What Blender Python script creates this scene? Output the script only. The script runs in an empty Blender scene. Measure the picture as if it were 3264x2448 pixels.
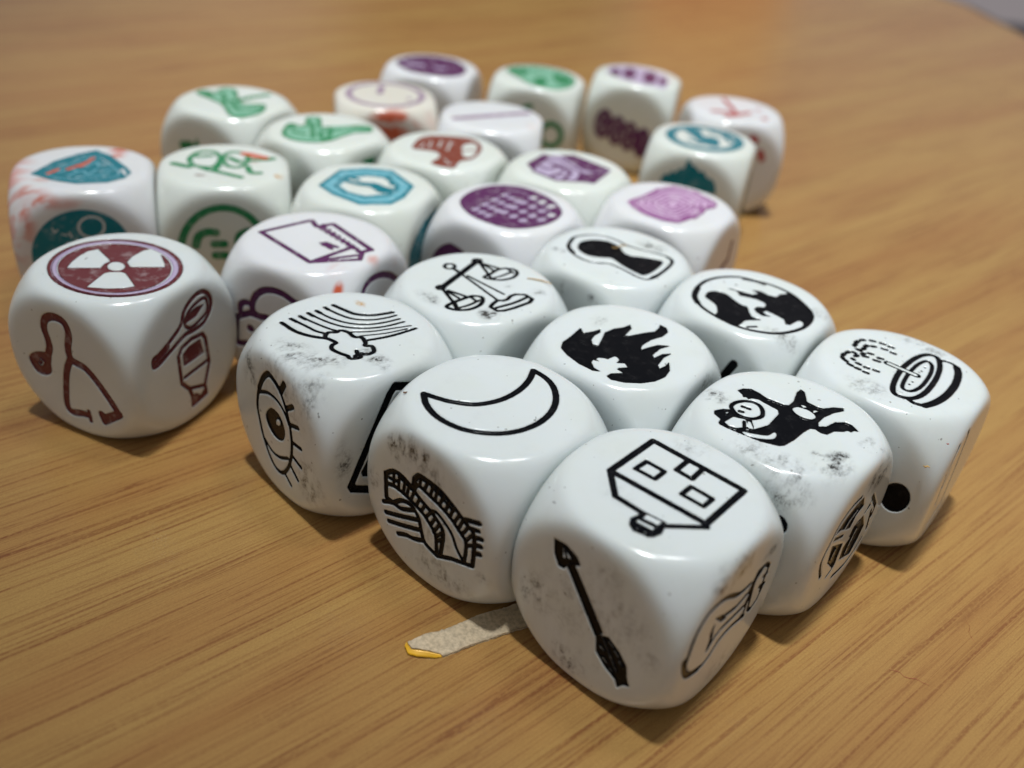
import bpy, math, random
import numpy as np
from mathutils import Vector, Matrix, noise
random.seed(7); rng = np.random.default_rng(7)
SC = bpy.context.scene; COL = SC.collection

# ------------------------------------------------------------------ camera, world, lamps, exposure
CAM_H, CAM_PITCH, CAM_ROLL, CAM_F = 0.070878, 0.583849, 0.108858, 2921.66
cam = bpy.data.cameras.new('camera'); camo = bpy.data.objects.new('camera', cam); COL.objects.link(camo); SC.camera = camo
cam.sensor_fit = 'HORIZONTAL'; cam.sensor_width = 4.54; cam.lens = 4.54 * CAM_F / 3264.0
cam.clip_start = 0.005; cam.clip_end = 50
fw = Vector((0, math.cos(CAM_PITCH), -math.sin(CAM_PITCH))); rt = Vector((1, 0, 0)); up = rt.cross(fw)
cr, sr = math.cos(CAM_ROLL), math.sin(CAM_ROLL)
r2 = rt * cr + up * sr; u2 = -rt * sr + up * cr
m = Matrix((r2, u2, -fw)).transposed().to_4x4(); m.translation = Vector((0, 0, CAM_H)); camo.matrix_world = m
cam.dof.use_dof = True; cam.dof.focus_distance = 0.0945; cam.dof.aperture_fstop = 2.25

W = bpy.data.worlds.new('World'); SC.world = W; W.use_nodes = True
bgn = W.node_tree.nodes['Background']; bgn.inputs[1].default_value = WORLD = 0.20

def panel(name, loc, target, sx, sy, power, col=(1, 1, 1)):
    l = bpy.data.lights.new(name, 'AREA'); l.shape = 'RECTANGLE'; l.size = sx; l.size_y = sy; l.energy = power; l.color = col
    o = bpy.data.objects.new(name, l); COL.objects.link(o); o.location = loc
    o.rotation_euler = (Vector(target) - Vector(loc)).to_track_quat('-Z', 'Y').to_euler(); return o
T0 = (0, .10, 0)
def spot_lamp(name, loc, target, radius, deg, blend, power, col):
    l = bpy.data.lights.new(name, 'SPOT'); l.energy = power; l.color = col; l.shadow_soft_size = radius; l.spot_size = math.radians(deg); l.spot_blend = blend
    o = bpy.data.objects.new(name, l); COL.objects.link(o); o.location = loc
    o.rotation_euler = (Vector(target) - Vector(loc)).to_track_quat('-Z', 'Y').to_euler(); return o
spot_lamp('ceiling_key_spot', (-.06, .10, 1.8), (.138, .31, 0), .07, 21.7, .42, 122, (.97, 1, 1))  # overhead key; narrow cone aimed off-centre, added to darken the left and lower left
panel('ceiling_lamp', (.38, .38, 1.9), T0, .2, .3, 5, (1, .98, 1))
SC.view_settings.view_transform = 'Standard'; SC.view_settings.look = 'None'; SC.view_settings.exposure = 0.0; SC.view_settings.gamma = 1
SC.cycles.use_denoising = True

# ------------------------------------------------------------------ node helpers
def new_mat(name):
    m = bpy.data.materials.new(name); m.use_nodes = True; nt = m.node_tree; nt.nodes.clear()
    out = nt.nodes.new('ShaderNodeOutputMaterial'); b = nt.nodes.new('ShaderNodeBsdfPrincipled')
    nt.links.new(b.outputs[0], out.inputs[0]); return m, nt, b
def N(nt, typ, **kw):
    n = nt.nodes.new(typ)
    for k, v in kw.items():
        if k == 'ins':
            for a, b in v.items():
                if hasattr(b, 'is_output') or isinstance(b, bpy.types.NodeSocket): nt.links.new(b, n.inputs[a])
                else: n.inputs[a].default_value = b
        else: setattr(n, k, v)
    return n
def math_(nt, op, a, b=0.0, c=0.0, clamp=False):
    n = N(nt, 'ShaderNodeMath', operation=op, ins={0: a, 1: b, 2: c}); n.use_clamp = clamp; return n.outputs[0]
def mix(nt, f, a, b, mode='MIX'):
    n = nt.nodes.new('ShaderNodeMix'); n.data_type = 'RGBA'; n.blend_type = mode
    for i, v in ((0, f), (6, a), (7, b)):
        if isinstance(v, bpy.types.NodeSocket): nt.links.new(v, n.inputs[i])
        else: n.inputs[i].default_value = v
    return n.outputs[2]
def ramp(nt, f, stops):
    n = nt.nodes.new('ShaderNodeMapRange'); n.interpolation_type = 'SMOOTHSTEP'
    nt.links.new(f, n.inputs[0])
    for i, v in enumerate(stops): n.inputs[1 + i].default_value = v
    return n.outputs[0]
def noise_tex(nt, vec, scale, detail=3, rough=.55, dist=0):
    n = N(nt, 'ShaderNodeTexNoise', ins={'Vector': vec, 'Scale': scale, 'Detail': detail, 'Roughness': rough, 'Distortion': dist}); return n.outputs[0]
def mapping(nt, vec, loc=(0, 0, 0), rot=(0, 0, 0), scl=(1, 1, 1)):
    n = N(nt, 'ShaderNodeMapping', ins={0: vec}); n.inputs[1].default_value = loc; n.inputs[2].default_value = rot; n.inputs[3].default_value = scl; return n.outputs[0]

# the room around the table, far out of focus: pale walls, a darker gap and an orange blur that the glossy laminate mirrors
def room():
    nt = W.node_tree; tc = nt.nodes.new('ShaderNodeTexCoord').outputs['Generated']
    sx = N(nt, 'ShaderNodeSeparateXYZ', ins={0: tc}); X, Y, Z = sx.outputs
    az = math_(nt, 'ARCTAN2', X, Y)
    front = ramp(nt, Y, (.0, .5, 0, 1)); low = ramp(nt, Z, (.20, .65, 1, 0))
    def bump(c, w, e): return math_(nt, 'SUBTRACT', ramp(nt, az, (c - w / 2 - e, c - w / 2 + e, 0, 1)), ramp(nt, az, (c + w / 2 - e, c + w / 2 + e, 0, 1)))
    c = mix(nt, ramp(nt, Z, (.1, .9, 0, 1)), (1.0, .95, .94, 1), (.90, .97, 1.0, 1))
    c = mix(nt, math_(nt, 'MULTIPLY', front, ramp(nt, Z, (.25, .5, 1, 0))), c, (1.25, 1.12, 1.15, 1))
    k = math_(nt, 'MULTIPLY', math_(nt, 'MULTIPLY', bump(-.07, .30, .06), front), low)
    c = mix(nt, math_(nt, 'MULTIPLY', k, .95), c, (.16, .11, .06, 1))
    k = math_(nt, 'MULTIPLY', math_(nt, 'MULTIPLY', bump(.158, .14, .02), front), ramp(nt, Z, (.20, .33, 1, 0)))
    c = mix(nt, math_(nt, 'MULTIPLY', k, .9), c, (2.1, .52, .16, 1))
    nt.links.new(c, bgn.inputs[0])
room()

# ------------------------------------------------------------------ table laminate (procedural wood print)
GRAIN = math.radians(43)
def wood_material():
    m, nt, b = new_mat('wood_laminate')
    tc = N(nt, 'ShaderNodeTexCoord').outputs['Object']
    # coordinates in millimetres, x along the grain, slightly wavy
    p = mapping(nt, tc, rot=(0, 0, -GRAIN), scl=(1000, 1000, 1000))
    # (mapping rotates after scaling; equal scales keep the direction)
    wv = noise_tex(nt, mapping(nt, p, scl=(.006, .012, 1)), 1, 1)
    off = N(nt, 'ShaderNodeCombineXYZ', ins={1: math_(nt, 'MULTIPLY', math_(nt, 'SUBTRACT', wv, .5), 9)}).outputs[0]
    p = N(nt, 'ShaderNodeVectorMath', operation='ADD', ins={0: p, 1: off}).outputs[0]
    band = noise_tex(nt, mapping(nt, p, scl=(.006, .075, 1)), 1, 3, .6)
    mid = noise_tex(nt, mapping(nt, p, loc=(31, 7, 0), scl=(.012, .34, 1)), 1, 4, .62)
    streak = noise_tex(nt, mapping(nt, p, loc=(3, 57, 0), scl=(.030, 1.9, 1)), 1, 2, .55)
    line = noise_tex(nt, mapping(nt, p, loc=(13, 27, 0), scl=(.022, 1.05, 1)), 1, 1, .5)
    fine = noise_tex(nt, mapping(nt, p, loc=(9, 17, 0), scl=(.11, 4.6, 1)), 1, 3, .65)
    gap = noise_tex(nt, mapping(nt, p, loc=(4, 4, 0), scl=(1.6, 3.4, 1)), 1, 2, .6)
    grit = noise_tex(nt, mapping(nt, p, scl=(4.0, 6.0, 1)), 1, 2, .7)
    big = noise_tex(nt, mapping(nt, p, loc=(5, 2, 0), scl=(.012, .02, 1)), 1, 2)
    c = mix(nt, ramp(nt, band, (.36, .66, 0, 1)), (0.440, 0.262, 0.082, 1), (0.385, 0.196, 0.062, 1))
    c = mix(nt, math_(nt, 'MULTIPLY', ramp(nt, mid, (.50, .70, 0, 1)), .42), c, (0.300, 0.138, 0.040, 1))
    brk = ramp(nt, gap, (.30, .55, .35, 1))
    s_ = math_(nt, 'MULTIPLY', math_(nt, 'MULTIPLY', ramp(nt, streak, (.50, .66, 0, 1)), ramp(nt, mid, (.34, .58, .3, 1))), brk)
    c = mix(nt, math_(nt, 'MULTIPLY', s_, .80), c, (0.190, 0.056, 0.020, 1))
    ridge = ramp(nt, math_(nt, 'ABSOLUTE', math_(nt, 'SUBTRACT', line, .5)), (.0, .022, 1, 0))
    ridge = math_(nt, 'MULTIPLY', math_(nt, 'MULTIPLY', ridge, ramp(nt, band, (.42, .62, .15, 1))), brk)
    c = mix(nt, math_(nt, 'MULTIPLY', ridge, .7), c, (0.170, 0.046, 0.018, 1))
    c = mix(nt, math_(nt, 'MULTIPLY', math_(nt, 'MULTIPLY', ramp(nt, fine, (.52, .68, 0, 1)), brk), .52), c, (0.225, 0.086, 0.032, 1))
    c = mix(nt, math_(nt, 'MULTIPLY', ramp(nt, fine, (.44, .30, 0, 1)), .25), c, (0.522, 0.323, 0.100, 1))
    c = mix(nt, ramp(nt, grit, (.3, .7, 0, .30)), c, (0.209, 0.109, 0.037, 1))
    c = mix(nt, math_(nt, 'MULTIPLY', ramp(nt, big, (.4, .7, 0, 1)), .18), c, (0.397, 0.209, 0.083, 1))
    nt.links.new(c, b.inputs['Base Color'])
    b.inputs['Roughness'].default_value = .23; b.inputs['Specular IOR Level'].default_value = .42
    bump = N(nt, 'ShaderNodeBump', ins={'Strength': .25, 'Distance': .00004, 'Height': noise_tex(nt, mapping(nt, p, scl=(5, 6, 5)), 1, 3, .6)})
    nt.links.new(bump.outputs[0], b.inputs['Normal'])
    return m
WOOD = wood_material()

def plain(name, col, rough=.5, **kw):
    m, nt, b = new_mat(name); tc = N(nt, 'ShaderNodeTexCoord').outputs['Object']
    n = noise_tex(nt, tc, kw.get('scale', 400), 4, .6)
    c = mix(nt, ramp(nt, n, (.3, .75, 0, 1)), tuple(col) + (1,), tuple(x * kw.get('var', .8) for x in col) + (1,))
    nt.links.new(c, b.inputs['Base Color']); b.inputs['Roughness'].default_value = rough
    if 'metal' in kw: b.inputs['Metallic'].default_value = kw['metal']
    if 'bump' in kw:
        bp = N(nt, 'ShaderNodeBump', ins={'Strength': .6, 'Distance': kw['bump'], 'Height': n}); nt.links.new(bp.outputs[0], b.inputs['Normal'])
    return m

# ink colours; one material for each colour of ink
INKC = {'k': (.0035, .0038, .0055), 'm': (.150, .036, .042), 'p': (.110, .030, .105), 'v': (.260, .060, .240), 't': (.012, .185, .235),
        'g': (.030, .235, .095), 'b': (.230, .060, .040), 'r': (.330, .225, .320), 'e': (.430, .060, .060),
        'G': (.220, .480, .340), 'T': (.160, .440, .530), 'P': (.480, .400, .560), 'V': (.640, .430, .640), 'o': (.620, .110, .050)}
def ink(key):
    m, nt, b = new_mat({'k': 'black_ink', 'm': 'maroon_ink', 'p': 'purple_ink', 'v': 'violet_ink', 't': 'teal_ink', 'g': 'green_ink', 'b': 'brown_ink', 'r': 'grey_purple_ink', 'e': 'red_ink', 'G': 'pale_green_ink', 'T': 'pale_teal_ink', 'P': 'lilac_ink', 'V': 'pale_violet_ink', 'o': 'orange_marker'}[key])
    tc = N(nt, 'ShaderNodeTexCoord').outputs['Object']
    n1 = noise_tex(nt, tc, 900, 3, .6); n2 = noise_tex(nt, tc, 9000, 2, .6)
    c = INKC[key]; thin = {'k': .008, 'v': .5}.get(key, .16)
    lite = tuple(x + (.8 - x) * thin for x in c) + (1,)
    col = mix(nt, ramp(nt, n1, (.50, .72, 0, 1)), c + (1,), lite)
    nt.links.new(col, b.inputs['Base Color'])
    nt.links.new(ramp(nt, n1, (.35, .7, .10, .28)), b.inputs['Roughness']); b.inputs['Specular IOR Level'].default_value = .30
    b.inputs['IOR'].default_value = 1.24 if key == 'k' else 1.38
    h = math_(nt, 'ADD', n2, math_(nt, 'MULTIPLY', n1, 3))
    bp = N(nt, 'ShaderNodeBump', ins={'Strength': .4, 'Distance': .00002, 'Height': h}); nt.links.new(bp.outputs[0], b.inputs['Normal'])
    return m
INK = {k: ink(k) for k in INKC}

# smudge group: how much dirt at this point, from one soft-edged blob
def smudge_group():
    g = bpy.data.node_groups.new('smudge', 'ShaderNodeTree')
    for nm, ty in (('Vector', 'NodeSocketVector'), ('Centre', 'NodeSocketVector'), ('Inverse Radius', 'NodeSocketVector'), ('Amount', 'NodeSocketFloat'), ('Texture', 'NodeSocketFloat')):
        g.interface.new_socket(nm, in_out='INPUT', socket_type=ty)
    g.interface.new_socket('Mask', in_out='OUTPUT', socket_type='NodeSocketFloat')
    i = g.nodes.new('NodeGroupInput'); o = g.nodes.new('NodeGroupOutput')
    d = N(g, 'ShaderNodeVectorMath', operation='SUBTRACT', ins={0: i.outputs[0], 1: i.outputs[1]})
    d = N(g, 'ShaderNodeVectorMath', operation='MULTIPLY', ins={0: d.outputs[0], 1: i.outputs[2]})
    l = N(g, 'ShaderNodeVectorMath', operation='LENGTH', ins={0: d.outputs[0]}).outputs['Value']
    a = ramp(g, l, (.1, 1.45, 1, 0))
    t = math_(g, 'MULTIPLY', math_(g, 'MULTIPLY', a, i.outputs[4]), math_(g, 'MULTIPLY', i.outputs[3], .80), clamp=True)
    g.links.new(t, o.inputs[0]); return g
SMG = smudge_group()
SMCOL = {'k': (.065, .063, .060, 1), 'o': (.62, .12, .055, 1), 'y': (.55, .28, .04, 1), 'n': (.16, .05, .03, 1)}
def die_material(name, seed, tint, smudges, specks):
    m, nt, b = new_mat(name)
    tc = N(nt, 'ShaderNodeTexCoord').outputs['Object']
    p = mapping(nt, tc, loc=(seed * 3.1, seed * 1.7, seed * .9), scl=(1000, 1000, 1000))
    q = mapping(nt, tc, scl=(1000, 1000, 1000))
    cloud = noise_tex(nt, p, .16, 2)
    c = mix(nt, ramp(nt, cloud, (.35, .7, 0, 1)), tint + (1,), (tint[0] * .985, tint[1] * .985, tint[2] * .955, 1))
    sp = noise_tex(nt, p, 1.55, 1, .4)          # rare tiny dark specks
    c = mix(nt, math_(nt, 'MULTIPLY', ramp(nt, sp, (.775 - specks, .80 - specks, 0, 1)), .6), c, (.12, .11, .10, 1))
    film = math_(nt, 'MULTIPLY', ramp(nt, noise_tex(nt, p, .28, 5, .72), (.50, .75, 0, 1)), .05 + specks)
    c = mix(nt, film, c, (.33, .31, .28, 1))
    if smudges:
        n1 = ramp(nt, noise_tex(nt, mapping(nt, p, rot=(.6, .4, .9), scl=(1, 2.2, 1)), .45, 3, .6), (.34, .60, 0, 1))
        n2 = ramp(nt, noise_tex(nt, p, 2.2, 4, .75), (.36, .64, .25, 1))
        n3 = ramp(nt, noise_tex(nt, mapping(nt, p, loc=(7, 7, 7)), .9, 2, .5), (.35, .65, .25, 1))
        tx = math_(nt, 'MULTIPLY', math_(nt, 'MULTIPLY', n1, n2), n3)
        tx = math_(nt, 'MULTIPLY', tx, 1.5)
        to = math_(nt, 'MULTIPLY', ramp(nt, noise_tex(nt, mapping(nt, p, rot=(.3, .2, .5), scl=(.7, 2.0, 1)), .38, 3, .55), (.40, .56, .12, 1)), 1.1)
        for (face, u, v, ru, rv, st, cl) in smudges:
            ce, ir = {'t': ((u, v, 9.5), (1 / ru, 1 / rv, .3)), 'l': ((-9.5, u, v), (.3, 1 / ru, 1 / rv)), 'r': ((u, -9.5, v), (1 / ru, .3, 1 / rv))}[face]
            if cl == 'o' and face != 'l': st *= .45
            if cl == 'k': st, ru, rv = st * 1.35, ru * 1.12, rv * 1.12
            g = nt.nodes.new('ShaderNodeGroup'); g.node_tree = SMG
            nt.links.new(q, g.inputs[0]); g.inputs[1].default_value = ce; g.inputs[2].default_value = ir; g.inputs[3].default_value = st; nt.links.new(to if cl == 'o' else tx, g.inputs[4])
            c = mix(nt, g.outputs[0], c, SMCOL[cl])
    nt.links.new(c, b.inputs['Base Color'])
    b.inputs['Roughness'].default_value = .17; b.inputs['IOR'].default_value = 1.5
    b.inputs['Subsurface Weight'].default_value = .22; b.inputs['Subsurface Radius'].default_value = (1, .8, .6); b.inputs['Subsurface Scale'].default_value = .0011
    bp = N(nt, 'ShaderNodeBump', ins={'Strength': .25, 'Distance': .00001, 'Height': noise_tex(nt, p, 1.3, 4, .65)}); nt.links.new(bp.outputs[0], b.inputs['Normal'])
    return m

# ------------------------------------------------------------------ mesh helpers
def link(name, me, mat=None, parent=None, smooth=True):
    o = bpy.data.objects.new(name, me); COL.objects.link(o)
    if mat: me.materials.append(mat)
    if parent: o.parent = parent
    if smooth: me.shade_smooth()
    return o
def np_mesh(name, V, T=None, Q=None):
    me = bpy.data.meshes.new(name); V = np.asarray(V, np.float32)
    idx = []; st = []; n = 0
    if Q is not None and len(Q): idx.append(Q.ravel()); st.append(np.arange(len(Q)) * 4); n = len(Q) * 4
    if T is not None and len(T): idx.append(T.ravel()); st.append(n + np.arange(len(T)) * 3)
    idx = np.concatenate(idx).astype(np.int32); st = np.concatenate(st).astype(np.int32)
    me.vertices.add(len(V)); me.vertices.foreach_set('co', V.ravel())
    me.loops.add(len(idx)); me.loops.foreach_set('vertex_index', idx)
    me.polygons.add(len(st)); me.polygons.foreach_set('loop_start', st)
    me.update(calc_edges=True); me.validate(); return me
def tag(o, label=None, cat=None, group=None, kind=None):
    if label: o['label'] = label
    if cat: o['category'] = cat
    if group: o['group'] = group
    if kind: o['kind'] = kind

# ------------------------------------------------------------------ shape of a die: a cube cut by a sphere, edges softened
HA = .0095; RS, KS = 1.385, 0.034
def shape_f(p):        # p in units of the half side; below zero is inside
    t = np.linalg.norm(p, axis=1)
    return np.exp((np.abs(p) - 1) / KS).sum(1) + np.exp((t - RS) / KS)
def on_ray(d):
    lo = np.zeros(len(d)); hi = np.full(len(d), 1.6)
    for _ in range(26):
        t = (lo + hi) / 2; f = shape_f(d * t[:, None]) > 1
        hi = np.where(f, t, hi); lo = np.where(f, lo, t)
    return d * lo[:, None]
def height(u, v):      # height of the surface over the face point (u, v), unit half side
    lo = np.zeros(len(u)); hi = np.full(len(u), 1.1)
    for _ in range(26):
        t = (lo + hi) / 2; f = shape_f(np.c_[u, v, t]) > 1
        hi = np.where(f, t, hi); lo = np.where(f, lo, t)
    return lo
FACE = {'t': lambda a, b, h: np.c_[a, b, h], 'l': lambda a, b, h: np.c_[-h, a, b], 'r': lambda a, b, h: np.c_[a, -h, b],
        'bottom': lambda a, b, h: np.c_[a, b, -h], 'x': lambda a, b, h: np.c_[h, a, b], 'y': lambda a, b, h: np.c_[a, h, b]}
FLIP = {'t': False, 'l': True, 'r': False, 'bottom': True, 'x': False, 'y': True}

# ------------------------------------------------------------------ symbols: strokes and fills in face millimetres -> distance field
def spline(P, closed):
    P = [np.array(p, float) for p in P]; n = len(P); out = []
    rngi = range(n) if closed else range(n - 1)
    for i in rngi:
        if closed: a, b, c, d = P[i - 1], P[i], P[(i + 1) % n], P[(i + 2) % n]
        else: a, b, c, d = P[max(i - 1, 0)], P[i], P[i + 1], P[min(i + 2, n - 1)]
        for k in range(4):
            t = k / 4
            out.append(.5 * ((2 * b) + (c - a) * t + (2 * a - 5 * b + 4 * c - d) * t * t + (3 * b - a - 3 * c + d) * t ** 3))
    if not closed: out.append(P[-1])
    return np.array(out)
STEP = .085
def field(ops, thick=.07):
    n = int(20 / STEP) + 1; ax = -10 + np.arange(n) * STEP
    S = np.full((n, n), 9.0, np.float32)          # S[j, i] at (ax[i], ax[j]); below zero is ink
    for kind, w, pts in ops:
        closed = kind in 'cCfFxX'; P = spline(pts, closed) if kind in 'SCFXZ' else np.array(pts, float)
        fill = kind in 'fFxX'; w = w * 1.2 + thick if kind in 'sScC' else w * 1.1
        A = P; B = np.roll(P, -1, 0)
        if not closed: A, B = P[:-1], P[1:]
        if len(A) == 0: continue
        mg = .7 + w; x0, y0 = P.min(0) - mg; x1, y1 = P.max(0) + mg
        i0, i1 = np.clip([int((x0 + 10) / STEP), int((x1 + 10) / STEP) + 2], 0, n); j0, j1 = np.clip([int((y0 + 10) / STEP), int((y1 + 10) / STEP) + 2], 0, n)
        X, Y = np.meshgrid(ax[i0:i1], ax[j0:j1]); D = np.full(X.shape, 99.); IN = np.zeros(X.shape, bool)
        for (ax_, ay_), (bx, by) in zip(A, B):
            dx, dy = bx - ax_, by - ay_; L = dx * dx + dy * dy + 1e-9
            t = np.clip(((X - ax_) * dx + (Y - ay_) * dy) / L, 0, 1)
            D = np.minimum(D, (X - ax_ - t * dx) ** 2 + (Y - ay_ - t * dy) ** 2)
            if fill and abs(by - ay_) > 1e-9: IN ^= ((ay_ > Y) != (by > Y)) & (X < dx * (Y - ay_) / (by - ay_) + ax_)
        D = np.sqrt(D); D = np.where(IN, -D, D) if fill else D - w / 2
        sub = S[j0:j1, i0:i1]
        S[j0:j1, i0:i1] = np.maximum(sub, -D) if kind in 'xXzZ' else np.minimum(sub, D)
    return ax, S
def sample(ax, S, u, v):
    n = len(ax); fx = np.clip((u + 10) / STEP, 0, n - 1.001); fy = np.clip((v + 10) / STEP, 0, n - 1.001)
    i = fx.astype(int); j = fy.astype(int); a = fx - i; b = fy - j
    return S[j, i] * (1 - a) * (1 - b) + S[j, i + 1] * a * (1 - b) + S[j + 1, i] * (1 - a) * b + S[j + 1, i + 1] * a * b
def sstep(a, b, x):
    t = np.clip((x - a) / (b - a), 0, 1); return t * t * (3 - 2 * t)
def ragged(ax, S, amt):   # printed edges are never perfectly clean
    n = len(ax); o = rng.random((n, n)).astype(np.float32) - .5
    o = (o + np.roll(o, 1, 0) + np.roll(o, 1, 1) + np.roll(o, (1, 1), (0, 1))) / 2
    return S + o * amt
def symbol_mesh(ax, S, face, carve, lift=0):
    n = len(ax); ins = S < 0
    cell = ins[:-1, :-1] | ins[1:, :-1] | ins[:-1, 1:] | ins[1:, 1:]
    J, I = np.nonzero(cell); V = []; 
    P = lambda j, i: np.c_[ax[i], ax[j], S[j, i]]
    a, b, c, d = P(J, I), P(J, I + 1), P(J + 1, I + 1), P(J + 1, I)
    tris = []
    for t in ((a, b, c), (a, c, d)):
        s = np.stack([x[:, 2] < 0 for x in t], 1); k = s.sum(1)
        m3 = k == 3; tris.append(np.stack([x[m3, :2] for x in t], 1))
        for r in range(3):
            x, y, z = t[r], t[(r + 1) % 3], t[(r + 2) % 3]
            def cut(p, q, mm):
                w = (p[mm, 2] / (p[mm, 2] - q[mm, 2] + 1e-12))[:, None]; return p[mm, :2] + (q[mm, :2] - p[mm, :2]) * w
            m1 = (k == 1) & s[:, r]; 
            if m1.any(): tris.append(np.stack([x[m1, :2], cut(x, y, m1), cut(x, z, m1)], 1))
            m2 = (k == 2) & ~s[:, r]
            if m2.any():
                p, q = cut(y, x, m2), cut(z, x, m2)
                tris.append(np.stack([p, y[m2, :2], z[m2, :2]], 1)); tris.append(np.stack([p, z[m2, :2], q], 1))
    T = np.concatenate(tris).reshape(-1, 2)
    key, inv = np.unique(np.round(T / .002).astype(np.int64), axis=0, return_inverse=True); inv = inv.reshape(-1)
    U = np.zeros((len(key), 2)); U[inv] = T
    F = inv.reshape(-1, 3); F = F[(F[:, 0] != F[:, 1]) & (F[:, 1] != F[:, 2]) & (F[:, 0] != F[:, 2])]
    h = height(U[:, 0] / 9.5, U[:, 1] / 9.5) * 9.5; s = sample(ax, S, U[:, 0], U[:, 1])
    h = h + (.012 - carve * .22 * sstep(.10, -.15, s) if carve else .02) + lift
    V = FACE[face](U[:, 0], U[:, 1], h) * .001
    if FLIP[face]: F = F[:, ::-1]
    return np_mesh('symbol', V, T=F)
def body_mesh(fields, n, sub, depth=.30):
    VV = []; QQ = []; base = 0; g = np.linspace(-1, 1, n + 1)
    for face in FACE:
        fl = fields.get(face)
        def cells(us, vs, carve):      # us, vs: (m, k+1) corner lines of each cell
            k = us.shape[1]
            A = np.repeat(us[:, None, :], k, 1); B = np.repeat(vs[:, :, None], k, 2)
            a, b = A.ravel(), B.ravel(); d = FACE[face](a, b, np.ones_like(a)); p = on_ray(d)
            if carve:
                uv = {'t': (p[:, 0], p[:, 1]), 'l': (p[:, 1], p[:, 2]), 'r': (p[:, 0], p[:, 2])}[face]
                e = depth * sstep(.11, -.09, sample(fl[0], fl[1], uv[0] * 9.5, uv[1] * 9.5)) / 9.5
                p = p - FACE[face](np.zeros_like(e), np.zeros_like(e), e)
            m = len(us); id0 = (np.arange(m) * k * k)[:, None, None] + (np.arange(k - 1) * k)[None, :, None] + np.arange(k - 1)[None, None, :]
            q = np.stack([id0, id0 + 1, id0 + k + 1, id0 + k], -1).reshape(-1, 4)
            return p, q
        I, J = np.meshgrid(np.arange(n), np.arange(n)); I = I.ravel(); J = J.ravel()
        dense = np.zeros(len(I), bool)
        if fl is not None and sub > 1:
            ax, S = fl; cu = (g[I] + g[I + 1]) / 2; cv = (g[J] + g[J + 1]) / 2
            dense = (sample(ax, S, cu * 9.5, cv * 9.5) < .50) & (np.abs(cu) < .96) & (np.abs(cv) < .96)
        for mask, kk, cv_ in ((~dense, 1, False), (dense, sub, True)):
            if not mask.any(): continue
            i, j = I[mask], J[mask]; t = np.linspace(0, 1, kk + 1)[None]
            p, q = cells(g[i][:, None] + (g[i + 1] - g[i])[:, None] * t, g[j][:, None] + (g[j + 1] - g[j])[:, None] * t, cv_)
            if FLIP[face]: q = q[:, ::-1]
            VV.append(p); QQ.append(q + base); base += len(p)
    V = np.concatenate(VV); Q = np.concatenate(QQ)
    key, first, inv = np.unique(np.round(V * 2e5).astype(np.int64), axis=0, return_index=True, return_inverse=True); inv = inv.reshape(-1)
    return np_mesh('body', V[first] * HA, Q=inv[Q])

# ------------------------------------------------------------------ data: dice (x, y, yaw) and their symbols
DICE = {'house': (0.014633, 0.064514, 0.89859), 'moon': (-0.001176, 0.075062, 0.90018), 'rainbow': (-0.018286, 0.085550, 0.81618), 'radiation': (-0.047651, 0.094779, 1.20659), 'troll': (0.028615, 0.077753, 0.88720), 'flame': (0.012302, 0.089448, 0.99032), 'fountain': (0.043676, 0.090425, 0.93369), 'scales': (-0.005446, 0.099626, 0.81651), 'globe': (0.028890, 0.103373, 0.94050), 'keyhole': (0.012105, 0.112709, 0.94532), 'notebook': (-0.027141, 0.107222, 1.19730), 'tower': (-0.002890, 0.125216, 1.00778), 'print': (0.021211, 0.132772, 1.07470), 'octagon': (-0.024155, 0.127138, 1.35237), 'brown': (-0.015073, 0.145878, 1.21814), 'box': (0.005280, 0.143247, 1.07589), 'shield': (-0.064211, 0.122385, 0.34091), 'green': (-0.046104, 0.129051, 0.29484), 'fly': (-0.054241, 0.158872, 1.23389), 'worm': (-0.035627, 0.148858, 1.03084), 'clock': (-0.029560, 0.171943, 0.25301), 'mask': (-0.023861, 0.195552, 1.40745), 'dash': (-0.008889, 0.166138, -0.00986), 'leaf': (-0.001266, 0.196157, 1.41715), 'block': (0.020116, 0.205493, 1.36858), 'city': (0.030127, 0.166494, 1.29337), 'red': (0.038759, 0.187869, 0.08004)}
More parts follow.
